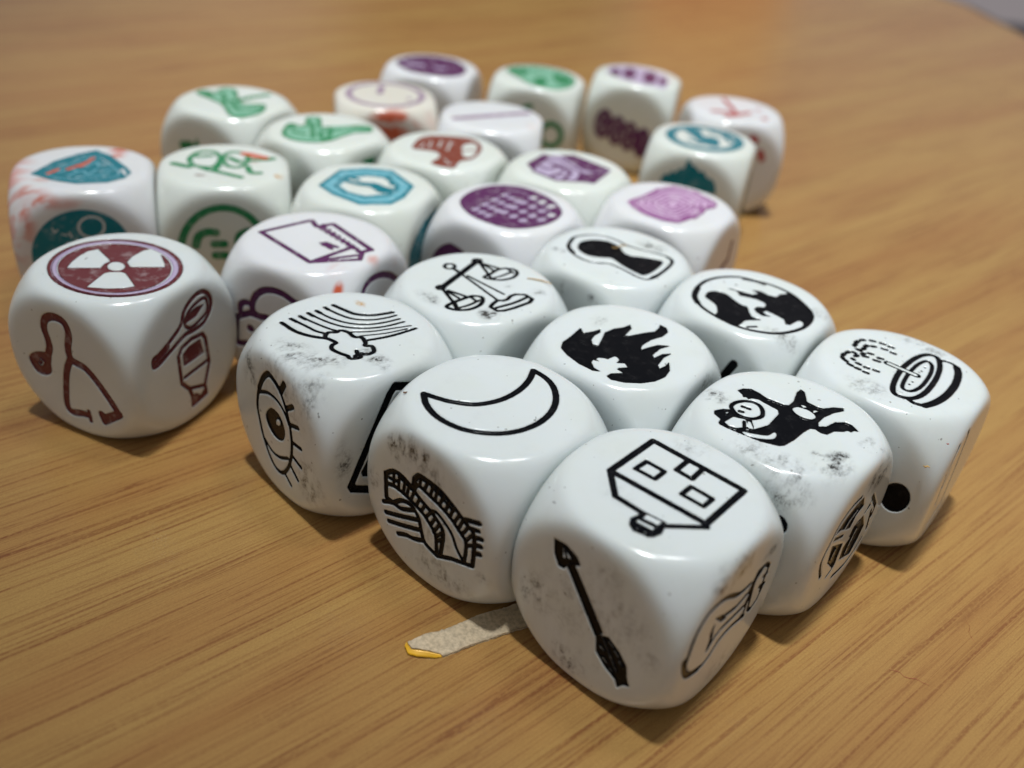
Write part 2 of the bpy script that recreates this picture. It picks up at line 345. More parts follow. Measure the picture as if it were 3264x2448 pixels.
SYMBOLS = {
'house': [
    ('t', 'k', 'black outline of a house with two windows and a door', [('c', 0.44, [(5.07, 4.72), (5.19, -5.23), (-1.36, -5.26), (-1.8, 4.78)]), ('s', 0.4, [(-1.8, 4.78), (-4.34, 2.3), (-4.38, -0.5)]), ('s', 0.36, [(-4.27, -2.99), (-1.68, -5.55), (-1.36, -5.26)]), ('c', 0.3, [(1.89, 3.28), (1.93, 1.28), (0.31, 1.27), (0.19, 3.37)]), ('c', 0.3, [(1.94, -1.6), (1.96, -3.89), (0.42, -3.86), (0.38, -1.6)]), ('s', 0.34, [(4.69, 0.68), (2.95, 0.66), (2.94, -1.07), (4.98, -0.95)]), ('f', 0, [(-4.1, -0.6), (-3.83, -2.79), (-5.33, -3.32), (-6.22, -3.06), (-6.56, -2.72), (-6.66, -2.1), (-6.85, -1.46), (-6.45, -0.72), (-5.67, -0.31), (-4.87, -0.54)]), ('x', 0, [(-4.21, -0.98), (-4.01, -2.52), (-4.68, -2.49), (-4.91, -1.07)]), ('x', 0, [(-5.36, -0.85), (-5.14, -2.55), (-5.54, -2.49), (-5.72, -0.91)]), ('z', 0.12, [(-6.36, -1.44), (-6.35, -1.51)]), ('z', 0.14, [(-6.22, -2.19), (-6.21, -2.26)]), ('z', 0.1, [(-5.93, -2.67), (-5.86, -2.73)])]),
    ('l', 'k', 'black arrow with a fletched tail', [('f', 0, [(4.57, 6.08), (3.2, 6.23), (1.95, 5.73), (1.43, 4.98), (2.67, 4.29), (3.08, 3.48), (3.68, 3.37), (4.33, 4.47)]), ('x', 0, [(3.58, 5.69), (2.97, 5.45), (2.45, 5.01), (3.36, 4.53)]), ('s', 0.12, [(3.29, 5.45), (2.98, 4.87)]), ('f', 0, [(2.85, 4.05), (2.06, 4.7), (0.36, 2.55), (-2.05, -0.68), (-1.33, -1.6), (0.91, 1.41)]), ('f', 0, [(-1.39, -1.35), (-2.64, -0.68), (-3.93, -1.43), (-4.96, -2.51), (-5.22, -3.8), (-5.65, -4.64), (-5.03, -4.96), (-4.54, -5.72), (-4.19, -5), (-2.9, -4.35), (-1.74, -3.31)]), ('z', 0.13, [(-2.06, -1.17), (-4.11, -4.03)]), ('z', 0.16, [(-1.97, -2.41), (-2.48, -2.67)]), ('z', 0.16, [(-2.53, -3.52), (-2.96, -3.78)]), ('z', 0.14, [(-2.74, -1.21), (-3.42, -1.49)]), ('z', 0.16, [(-3.48, -1.81), (-4, -2.16)]), ('z', 0.14, [(-4.15, -2.6), (-4.58, -2.98)]), ('z', 0.14, [(-3.4, -4.16), (-3.79, -4.33)])]),
    ('r', 'k', 'black outline of an electric guitar', [('S', 0.32, [(1.98, 3.04), (0.89, 3.06), (-0.61, 3.42), (-2.71, 4.7), (-4.4, 5.16), (-6.04, 5.03), (-7.26, 3.59), (-7.71, 1.33), (-7.61, -0.8), (-6.74, -2.01), (-4.54, -2.93), (-3.02, -2.59), (-1.64, -1.49), (0.41, -1.3), (2.24, -1.7)]), ('S', 0.5, [(-8.13, 0.91), (-7.64, -0.71), (-6.56, -2.16), (-4.67, -2.92)]), ('S', 0.34, [(-4.16, 5.16), (-2.71, 4.7), (-0.63, 3.48)]), ('s', 0.3, [(-3.86, -0.99), (-3.12, -0.1), (-2.12, 0.29), (2.24, 0.02), (3.1, 2.73), (4.4, 3.82)]), ('s', 0.32, [(-2.49, 2.09), (0.02, 1.42), (2.19, 1.74), (2.99, 3.83)]), ('f', 0, [(-4.11, 3.14), (-2.77, 2.57), (-1.54, 1.24), (-2.47, 1.44)]), ('s', 0.34, [(-3.95, 1.96), (-4.07, 1.43), (-3.76, 0.41), (-3.9, -1.02)]), ('s', 0.3, [(2.44, -1.65), (2.6, -1.26), (2.61, 1.43), (3.03, 3.74)]), ('s', 0.34, [(1.96, -1.38), (2.89, -1.89)]), ('s', 0.3, [(3.43, -1.33), (4.06, -1.95), (5.09, -1.39), (5.66, 0.43)]), ('s', 0.3, [(3.4, -1.15), (2.96, 2.16), (3.41, 3.54)]), ('s', 0.3, [(2.99, 3.83), (4.4, 3.82), (5.48, 2.93)]), ('s', 0.3, [(5.15, -0), (5.51, 2.87)]), ('s', 0.3, [(4.62, 0.77), (5.79, 0.34)]), ('s', 0.3, [(4.9, 1.96), (5.62, 1.85)])])],
'moon': [
    ('t', 'k', 'black outline of a crescent moon', [('S', 0.46, [(-4.58, 5.89), (-4.16, 4.59), (-3.52, 3.11), (-2.38, 1.51), (-0.97, 0.58), (0.88, 0.02), (3.17, 0.02), (5.37, 0.59), (7.17, 1.52)]), ('S', 0.46, [(7.17, 1.52), (7.09, -0.12), (6.45, -1.8), (4.98, -3.41), (3.04, -4.52), (0.87, -4.98), (-1.19, -4.82), (-3.02, -4.12), (-4.51, -2.94), (-5.76, -1.15), (-6.29, 0.75), (-6.24, 2.66), (-5.62, 4.47), (-4.58, 5.89)])]),
    ('l', 'k', 'black drawing of a stone bridge over water', [('S', 0.36, [(5.91, 1.85), (4.7, 2.83), (3.37, 2.93), (2.04, 2.32), (0.71, 1.61), (-0.6, 1.1), (-1.69, 0.46), (-2.5, -0.58), (-2.28, -3.58)]), ('S', 0.3, [(5.77, 0.65), (4.42, 1.01), (2.85, 0.82), (1.52, 0.49), (0.42, 0.13), (-0.59, -0.59), (-1.51, -1.57), (-1.77, -3.95)]), ('s', 0.4, [(5.91, 1.85), (5.73, -1.23), (5.04, -1.23)]), ('s', 0.45, [(1.83, 2.45), (1.78, 3.63), (1.17, 4.42)]), ('S', 0.36, [(1.78, 3.73), (1.18, 4.46), (0.24, 4.59), (-1.64, 4.45), (-3.1, 3.89), (-4.36, 3.21), (-5.41, 2.58), (-6.47, 1.78), (-6.58, -1.92)]), ('S', 0.3, [(1.72, 2.42), (1.22, 3.22), (-0.17, 2.95), (-1.76, 2.6), (-3.24, 2.04), (-4.42, 1.24), (-5.51, 0.33), (-5.51, -2.06)]), ('S', 0.24, [(-0.6, 1.1), (-1.42, 1.45), (-2.49, 0.99), (-3.59, 0.17), (-4.42, -1.23), (-5.32, -2.2)]), ('s', 0.3, [(-1.77, -4.05), (-3.83, -2.98), (-6.53, -2.02)]), ('S', 0.32, [(6.18, -2.04), (4.81, -1.35), (3.45, -1.27), (1.81, -0.39)]), ('S', 0.34, [(4.58, -1.2), (3.48, -0.19), (2.16, 0.07), (1.02, -0.77), (0.51, -2.25), (-0.1, -3.47), (-1.77, -3.99)]), ('S', 0.34, [(5.8, -3.24), (3.86, -2.46), (1, -1.16)]), ('S', 0.34, [(5.31, -4.17), (3.15, -3.33), (0.73, -2.3)]), ('S', 0.34, [(3.89, -4.95), (2.65, -4.31), (1.53, -4.03), (0.23, -3.39)]), ('s', 0.36, [(-5.27, 3.1), (-6.97, 3.73)]), ('s', 0.3, [(-5.73, 2.36), (-6.96, 2.79)]), ('s', 0.34, [(-6.48, 1.69), (-7.42, 2.06)]), ('s', 0.34, [(-6.57, 0.78), (-7.42, 1.13)]), ('s', 0.34, [(-6.66, -0.23), (-7.42, 0.12)]), ('s', 0.24, [(4.7, 2.83), (4.69, 1.03)]), ('s', 0.24, [(3.92, 2.79), (3.97, 0.9)]), ('s', 0.24, [(3.04, 2.66), (3.3, 0.83)]), ('s', 0.24, [(2.48, 2.43), (2.75, 0.89)]), ('s', 0.24, [(1.71, 2.14), (2.19, 0.65)]), ('s', 0.24, [(0.93, 1.66), (1.41, 0.47)]), ('s', 0.24, [(0.16, 1.38), (0.64, 0.28)]), ('s', 0.24, [(-0.71, 0.98), (-0.02, -0.07)]), ('s', 0.24, [(-1.27, 0.56), (-0.7, -0.71)]), ('s', 0.24, [(-1.92, 0.21), (-1.17, -1.3)]), ('s', 0.24, [(-2.39, -0.55), (-1.51, -1.67)]), ('s', 0.24, [(-2.25, -1.56), (-1.65, -2.18)]), ('s', 0.24, [(0.86, 4.4), (1.01, 3.25)]), ('s', 0.24, [(-0.08, 4.51), (0.36, 3.09)]), ('s', 0.24, [(-0.81, 4.5), (-0.49, 2.96)]), ('s', 0.24, [(-1.43, 4.42), (-1.12, 2.8)]), ('s', 0.24, [(-2.27, 4.11), (-1.76, 2.64)]), ('s', 0.24, [(-3.01, 3.83), (-2.6, 2.42)]), ('s', 0.24, [(-3.64, 3.49), (-3.24, 2.08)]), ('s', 0.24, [(-4.38, 3.03), (-3.78, 1.67)]), ('s', 0.24, [(-4.9, 2.72), (-4.42, 1.33)]), ('s', 0.24, [(-5.63, 2.35), (-4.86, 0.86)]), ('s', 0.24, [(-6.27, 1.83), (-5.4, 0.45)]), ('s', 0.24, [(-6.48, 0.63), (-5.54, -0.04)]), ('s', 0.24, [(5.34, 1.62), (4.11, 1.89)]), ('s', 0.24, [(3.8, 2.57), (2.03, 2.13)]), ('s', 0.24, [(1.06, 4.27), (-0.41, 4.33)]), ('s', 0.24, [(-0.63, 4.1), (-2.09, 3.8)]), ('s', 0.24, [(-2.31, 3.57), (-3.57, 3.06)])])],
'rainbow': [
    ('t', 'k', 'black rainbow arcs with a cloud', [('S', 0.36, [(1.79, 5.71), (2.21, 3.95), (2.69, 2.59), (3.92, 1.42), (5.23, 0.91), (6.34, 0.61)]), ('S', 0.22, [(0.71, 5.77), (1.07, 3.77), (1.81, 1.91), (3.32, 0.6), (4.97, 0.01), (6.24, -0.15)]), ('S', 0.2, [(-0.48, 5.64), (-0.05, 3.3), (0.96, 1.28), (2.6, -0.12), (4.41, -0.75), (6.11, -1.01)]), ('S', 0.2, [(-1.51, 5.72), (-1.01, 3.34), (0, 1.05), (1.69, -0.54), (3.69, -1.43), (6.13, -1.81)]), ('S', 0.2, [(-2.63, 5.66), (-2.05, 3.25), (-1.48, 1.48), (-0.95, 0.53)]), ('S', 0.14, [(0.03, -0.34), (1.83, -1.46), (3.79, -2.13), (6.22, -2.92)]), ('S', 0.24, [(-3.74, 5.73), (-3.21, 3.25), (-2.94, 1.89), (-2.32, 0.81)]), ('S', 0.12, [(0.35, -1.57), (2.97, -2.68), (5.47, -3.21)]), ('S', 0.36, [(-4.99, 5.54), (-4.78, 3.16), (-4.02, 1.41), (-2.97, 0.11)]), ('S', 0.28, [(0.24, -2.69), (3.01, -3.44), (6.31, -3.7)]), ('s', 0.34, [(0.71, 5.77), (0.78, 5.13)]), ('s', 0.34, [(-0.48, 5.64), (-0.38, 4.95)]), ('s', 0.34, [(-1.51, 5.72), (-1.4, 4.83)]), ('s', 0.34, [(-2.63, 5.66), (-2.48, 4.67)]), ('s', 0.34, [(-3.74, 5.73), (-3.57, 4.77)]), ('C', 0.34, [(-2.88, 0.31), (-2.13, 0.95), (-1.34, 0.52), (-0.72, 0.57), (-0.28, -0.21), (-0.29, -1.36), (0.28, -1.95), (0, -3.01), (-0.4, -3.49), (0.14, -4.05), (-0.38, -4.98), (-1.26, -5.03), (-1.73, -4.48), (-2.18, -5.11), (-3.08, -4.77), (-3.09, -4.11), (-3.4, -3.32), (-3.64, -2.16), (-3.22, -1.45), (-2.58, -1.3), (-2.69, -0.47)]), ('s', 0.34, [(-1.76, -3.84), (-2.03, -4.49), (-2.49, -4.61)])]),
    ('l', 'k', 'black eye with lashes', [('C', 0.34, [(1.25, 6.85), (2.29, 5.62), (3.47, 3.4), (3.97, 1.1), (3.65, -0.77), (3.07, -2.74), (1.99, -4.65), (0.82, -5.63), (-0.45, -5.56), (-1.54, -4.42), (-2.38, -2.71), (-2.85, -0.54), (-2.74, 1.81), (-2.17, 3.84), (-1.54, 5.03), (-0.76, 6.13), (0.36, 6.76)]), ('S', 0.5, [(3.35, 3.67), (2.46, 5.43), (1.26, 6.71), (0.23, 6.64), (-0.89, 6.02)]), ('S', 0.26, [(3.33, 3.28), (1.53, 4.18), (-0.28, 4.23), (-1.7, 3.47), (-2.48, 2.25)]), ('S', 0.26, [(2.82, -2.8), (1.41, -3.63), (-0.17, -3.53), (-1.94, -2.57)]), ('F', 0, [(1.11, 2.38), (-0.28, 2.59), (-1.26, 1.83), (-1.59, 0.52), (-0.94, -0.74), (0.38, -1.14), (1.72, -0.5), (2.26, 0.87)]), ('X', 0, [(-0.75, 1.64), (-0.73, 1.27), (-0.46, 0.92), (-0.1, 0.8), (0.14, 0.97), (0.11, 1.33), (-0.15, 1.68), (-0.51, 1.8)]), ('s', 0.6, [(-1.17, 5.79), (-1.92, 7.11)]), ('s', 0.42, [(-2.2, 4.21), (-3.43, 5.15)]), ('s', 0.38, [(-2.88, 2.49), (-4.27, 2.93)]), ('s', 0.34, [(-3, 0.26), (-4.67, 0.4)]), ('s', 0.34, [(-2.76, -1.63), (-4.5, -2.17)]), ('s', 0.34, [(-2.25, -3.21), (-3.75, -4.45)]), ('s', 0.3, [(-1.1, -5.24), (-2.26, -6.17)])]),
    ('r', 'k', 'black framed sign shape, half hidden', [('s', 0.7, [(2.51, 6.4), (-0.94, 7.67), (-1.55, 6.96), (-6.43, -2.85), (-6.2, -3.48), (-2.07, -5.74)]), ('f', 0, [(-3.76, 0.34), (-5.12, -1.68), (-4.96, -2.34), (-2.72, -3.46), (-1.55, -0.7)])])],
'radiation': [
    ('t', 'P', 'pale lilac ring inside the rim', [('C', 0.45, [(3, -6.05), (1.78, -6.89), (0.45, -7.39), (-0.91, -7.55), (-2.25, -7.35), (-3.49, -6.83), (-4.59, -6), (-5.5, -4.93), (-6.19, -3.64), (-6.62, -2.2), (-6.77, -0.68), (-6.64, 0.87), (-6.23, 2.38), (-5.55, 3.77), (-4.63, 4.98), (-3.49, 5.94), (-2.2, 6.6), (-0.81, 6.91), (0.61, 6.84), (1.98, 6.4), (3.22, 5.59), (4.25, 4.45), (5.03, 3.04), (5.49, 1.45), (5.62, -0.24), (5.4, -1.92), (4.87, -3.5), (4.05, -4.9)])]),
    ('t', 'm', 'maroon radiation warning disc inside a thin ring', [('C', 0.34, [(3.33, -6.46), (2.02, -7.35), (0.59, -7.88), (-0.87, -8.04), (-2.29, -7.83), (-3.62, -7.26), (-4.79, -6.38), (-5.77, -5.22), (-6.5, -3.85), (-6.96, -2.31), (-7.13, -0.68), (-6.99, 0.97), (-6.56, 2.58), (-5.83, 4.07), (-4.85, 5.36), (-3.63, 6.4), (-2.25, 7.11), (-0.76, 7.44), (0.76, 7.38), (2.23, 6.91), (3.57, 6.03), (4.68, 4.81), (5.52, 3.3), (6.01, 1.58), (6.15, -0.23), (5.92, -2.03), (5.34, -3.73), (4.46, -5.23)]), ('F', 0, [(2.67, -5.64), (1.53, -6.43), (0.29, -6.91), (-0.98, -7.07), (-2.22, -6.89), (-3.38, -6.41), (-4.41, -5.65), (-5.26, -4.65), (-5.9, -3.45), (-6.3, -2.11), (-6.44, -0.69), (-6.31, 0.76), (-5.92, 2.16), (-5.28, 3.46), (-4.4, 4.59), (-3.34, 5.49), (-2.13, 6.1), (-0.83, 6.39), (0.49, 6.33), (1.75, 5.92), (2.9, 5.17), (3.86, 4.11), (4.57, 2.81), (5, 1.34), (5.11, -0.23), (4.91, -1.79), (4.41, -3.26), (3.65, -4.57)]), ('x', 0, [(-3.8, 3.85), (-2.47, 4.52), (-0.87, 5), (0.64, 5.12), (1.77, 4.59), (0.43, 1.6), (0.11, 1.16), (-0.68, 1.26), (-1.71, 0.82)]), ('x', 0, [(4.38, 0.16), (5.24, -0.33), (4.85, -2.08), (3.16, -4.27), (2.5, -4.85), (0.32, -1.7), (1.02, -0.5), (2.37, 0.03)]), ('x', 0, [(-2.42, -0.44), (-1.85, -0.79), (-1.2, -1.74), (-1.11, -2.33), (-2.9, -5.39), (-3.93, -4.77), (-5.08, -3.26), (-5.98, -1.3), (-3.91, -0.78)]), ('X', 0, [(0.11, -1.12), (-0.3, -1.38), (-0.74, -1.43), (-1.13, -1.25), (-1.38, -0.89), (-1.45, -0.41), (-1.32, 0.09), (-1.02, 0.51), (-0.61, 0.78), (-0.16, 0.83), (0.23, 0.66), (0.49, 0.29), (0.55, -0.19), (0.42, -0.7)])]),
    ('l', 'm', 'maroon curled cane and bag drawing', [('S', 0.72, [(2.82, 0.86), (2.29, 2.07), (2.28, 3.28), (2.5, 4.61), (2, 5.95), (0.71, 6.65), (-0.79, 6.45), (-1.23, 5.03), (-0.71, 3.07), (-0.87, 1.5), (-2.79, 1.04), (-4.46, -0.53), (-6.04, -2.69), (-6.8, -4.01)]), ('s', 0.7, [(-6.82, -3.9), (-4.64, -5.27), (-4.07, -4.94)]), ('s', 0.5, [(-4.25, -6.07), (-3.97, -5.19)]), ('s', 0.35, [(-4.5, -5.98), (-6.73, -4.36)]), ('S', 0.66, [(-0.67, 1.44), (0.23, -0.32), (0.87, -2.66), (1.37, -5.44), (0.81, -6.38), (-1.04, -5.97), (-1.92, -5.97)]), ('s', 0.35, [(-2.05, -6.7), (-2, -5.28)]), ('F', 0, [(6, -0.32), (4.99, 0.54), (3.58, 1.06), (2.32, 1.03), (2.65, -0.33), (2.81, -1.43), (3.82, -2.21), (5.13, -2.24), (5.89, -1.34)]), ('Z', 0.16, [(4.31, -0.17), (3.84, -0.42), (4.29, -1), (4.64, -0.8)])]),
    ('r', 'm', 'maroon spoon and jar drawing', [('C', 0.36, [(-5.75, 1.46), (-5.68, 2.41), (-4.62, 2.66), (-2.48, 3.6), (-0.85, 4.63), (-0.22, 5.94), (0.96, 6.9), (2.46, 7.33), (3.73, 6.96), (4.47, 5.81), (4.28, 4.44), (2.94, 3.19), (1.03, 2.97), (-0.4, 3.06), (-2.44, 2.34), (-4.83, 1.44)]), ('s', 0.5, [(-5.37, 1.83), (-3.36, 2.82)]), ('C', 0.26, [(-0.2, 4.41), (0.5, 5.6), (2.03, 6.21), (3.63, 6.19), (3.72, 4.5), (2.21, 3.76), (0.63, 3.52)]), ('f', 0, [(-0.06, 4.44), (0.61, 5.45), (1.96, 5.73), (3.26, 5.54), (1.79, 4.58)]), ('c', 0.34, [(2.47, 1.79), (0.62, 2.02), (-1.14, 1.66), (-1.87, 0.79), (-1.86, -2.99), (-0.74, -4.4), (-0.38, -5.63), (-0.45, -7.02), (2.05, -6.71), (1.96, -5.33), (3.14, -2.55), (2.9, 0.97)]), ('f', 0, [(-0.02, 1.25), (1.99, 1.33), (2.37, -0.82), (-1.15, -0.93), (-1.11, 0.7)]), ('s', 0.28, [(-1.25, -2.46), (2.88, -2.19)]), ('f', 0, [(-0.38, -5.63), (-0.45, -7.02), (2.05, -6.71), (1.98, -5.63), (1.03, -6.34), (0.29, -5.68)]), ('s', 0.3, [(-0.61, -4.43), (1.88, -5.35)])])],
'troll': [
    ('t', 'k', 'black horned monster grabbing a small child', [('f', 0, [(0.3, 6.44), (1.08, 6.25), (1.74, 5.59), (1.74, 4.55), (1.49, 3.56), (1.8, 1.72), (2.15, 1.33), (3.31, 1.36), (5.07, 1.96), (6.03, 1.96), (5.79, 1.36), (4.31, 0.36), (4.26, -0.94), (4.55, -1.45), (5.6, -2.07), (6.32, -2.88), (5.82, -3.12), (4.6, -2.56), (3.03, -2.21), (1.74, -2.25), (1.07, -2.63), (1.71, -3.18), (3.13, -3.43), (3.96, -4.13), (4.07, -4.86), (3.5, -5.87), (3.2, -5.42), (2.73, -5.33), (2.67, -4.9), (2.24, -4.79), (1.48, -4.08), (0.39, -3.83), (0.16, -3.33), (0.31, -2.62), (-0.03, -2.17), (-1.29, -2.03), (-3.08, -2.03), (-4.73, -1.82), (-5.21, -1.46), (-5.98, 0.15), (-6.39, 2.32), (-6.55, 3.37), (-6.59, 4.33), (-6.4, 4.65), (-5.71, 4.79), (-5.42, 5.73), (-4.87, 6.07), (-3.95, 5.62), (-3.36, 4.96), (-3.91, 4.13), (-3.24, 2.7), (-4.57, 1.57), (-2.82, 0.98), (-0.11, 1.25), (0.41, 1.63), (0.41, 2.29), (0.53, 4.03), (0.16, 4.67), (-0.25, 4.78), (-0.09, 5.12), (-0.33, 5.33), (0.01, 5.65)]), ('x', 0, [(-5.82, 4.31), (-4.36, 4.19), (-3.77, 3.05), (-4.58, 2.16), (-5.09, 2.44), (-5.87, 2.95), (-6.12, 3.63)]), ('x', 0, [(-3.85, 2.8), (-3.77, 2.42), (-4.64, 1.59), (-4.92, 2.05)]), ('X', 0, [(1.89, 0.78), (2.62, 0.5), (2.92, -0.65), (2.49, -1.6), (1.66, -1.54), (1.25, -0.71), (1.37, 0.17)]), ('x', 0, [(3.33, 0.68), (3.44, -0.25), (2.94, 0.1)]), ('x', 0, [(3.31, -0.81), (3.79, -1.38), (2.92, -1.14)]), ('X', 0, [(-5.9, 2.2), (-5.38, 1.3), (-4.53, 0.18), (-3.54, 0.01), (-3.52, -0.38), (-4.56, -0.55), (-5.56, 0.39), (-6.14, 1.49)]), ('C', 0.36, [(-2.82, 5.33), (-1.67, 5.3), (-0.7, 4.68), (-0.31, 3.72), (-0.8, 2.81), (-1.87, 2.25), (-2.96, 2.53), (-3.55, 3.34), (-3.57, 4.33)]), ('X', 0, [(-2.61, 4.99), (-1.75, 5), (-1, 4.47), (-0.71, 3.63), (-1.3, 2.9), (-2.28, 2.59), (-2.92, 2.88), (-3.34, 3.55), (-3.23, 4.37)]), ('s', 0.34, [(-1.96, 4.48), (-1.92, 4.31)]), ('s', 0.34, [(-1.86, 3.97), (-1.79, 3.74)]), ('s', 0.1, [(-1.92, 4.34), (-1.89, 3.95)]), ('s', 0.36, [(-2.95, 4.23), (-2.83, 3.97)]), ('s', 0.3, [(-4.21, 2.95), (-5.28, 2.29)]), ('z', 0.16, [(-6.22, 2.94), (-6.13, 2.8)]), ('z', 0.18, [(-5.19, 2.09), (-5.12, 1.97)]), ('z', 0.16, [(-4.32, 5.02), (-4.08, 4.95)])]),
    ('r', 'k', 'dark brown round leafy emblem, seen at a steep angle', [('S', 0.34, [(-4.98, -2.6), (-6.59, 0.41), (-6.07, 2.53), (-4.95, 4.59), (-3.12, 5.59), (-0.9, 5.64)]), ('S', 0.34, [(-2.81, -3.98), (-1.52, -3.19), (-1.78, -1.41)]), ('S', 0.4, [(-0.62, -5.49), (2.35, -5.79), (4.58, -4.94), (5.7, -3.87)]), ('f', 0, [(-5.31, 3.25), (-3.74, 4.41), (-1.83, 5.11), (0.04, 5.1), (1.12, 3.38), (-0.3, 2.9), (-0.83, 1.5), (-2.23, 2.14), (-3.78, 3.04)]), ('f', 0, [(-0.3, -3.29), (-0.63, -1.26), (0.42, -0.84), (0.78, 1.1), (2.6, 1.17), (4.51, -1.39), (4.05, -3.14), (3.14, -4.63)]), ('f', 0, [(-4.33, -1), (-4.9, 1.49), (-1.24, -0.34), (-1.33, -2.11), (-1.81, -3.4)]), ('f', 0, [(0.13, -0.17), (0.37, 0.96), (2.07, 0.7), (2.8, -1.34), (1.6, -1.59)]), ('s', 0.4, [(3.18, 3.57), (5.96, 0.56), (6, -0.87)]), ('s', 0.44, [(4.97, 0.54), (6.12, -2.78)]), ('s', 0.3, [(3.12, 2.02), (3.71, 2.84)]), ('s', 0.3, [(2.71, 1.49), (3.6, 1.93)]), ('z', 0.22, [(-3.05, 1.93), (-1.92, 3.12), (-0.35, 3.69)]), ('z', 0.2, [(1.24, -3.6), (1.42, -2.08), (2.07, -0.29)]), ('z', 0.16, [(0.72, 0.94), (2.36, 0.52)]), ('s', 0.3, [(-4.97, 2.48), (-2.4, 1.42)]), ('z', 0.2, [(-3.4, -1.23), (-3.09, 0.03)])]),
    ('l', 'k', 'black edge of a hidden symbol', [('F', 0, [(-4.87, 5.1), (-5.4, 5.37), (-5.99, 4.88), (-6.1, 4.14), (-5.87, 3.71), (-5.42, 3.67)])])],
'flame': [
    ('t', 'k', 'black burning fire symbol', [('f', 0, [(-0.89, 5.6), (-1.66, 4.71), (-0.62, 4.13), (0.51, 3.78), (-0.1, 3.4), (-1.31, 3.49), (-2.22, 3.3), (-3.03, 2.59), (-2.83, 1.97), (-1.34, 2.43), (0.21, 3.01), (1.74, 2.71), (2.88, 2.05), (3.98, 1.83), (3.24, 1.24), (1.33, 1.02), (1.66, 0.56), (3.44, -0.3), (4.7, -1.09), (5.84, -0.99), (6.58, -0.71), (6.42, -1.65), (5.68, -2.28), (4.24, -2.29), (2.62, -1.7), (0.93, -1.55), (0.22, -1.77), (0, -1.99), (1.11, -2.37), (2.24, -2.84), (3.09, -3.98), (1.52, -3.42), (-0.14, -3.44), (-0.5, -3.91), (0.81, -4.18), (1.79, -4.95), (0.25, -4.66), (-1.53, -4.93), (-2.04, -5.42), (-1.22, -5.64), (-0.16, -5.57), (-1.61, -6.45), (-3.13, -6.69), (-4.65, -6.32), (-6.05, -5.39), (-7.21, -3.98), (-7.71, -2.7), (-7.48, -1.98), (-6.71, -2.09), (-5.67, -3.06), (-5.58, -2.17), (-5.25, -2.06), (-4.37, -2.79), (-3.87, -2.17), (-4.49, -1.42), (-3.69, -1.33), (-3.43, -0.9), (-3.51, -0.49), (-4.52, -0.29), (-4.66, 0.17), (-5.12, 0.71), (-5.5, 0.56), (-5.54, 0.08), (-5.83, 0.81), (-6.31, 0.69), (-7.06, -0.16), (-7.21, -1.11), (-7.65, -0.35), (-7.55, 1.53), (-6.98, 3.39), (-6.23, 4.71), (-5.09, 5.28), (-3.2, 5.35)])])],
'fountain': [
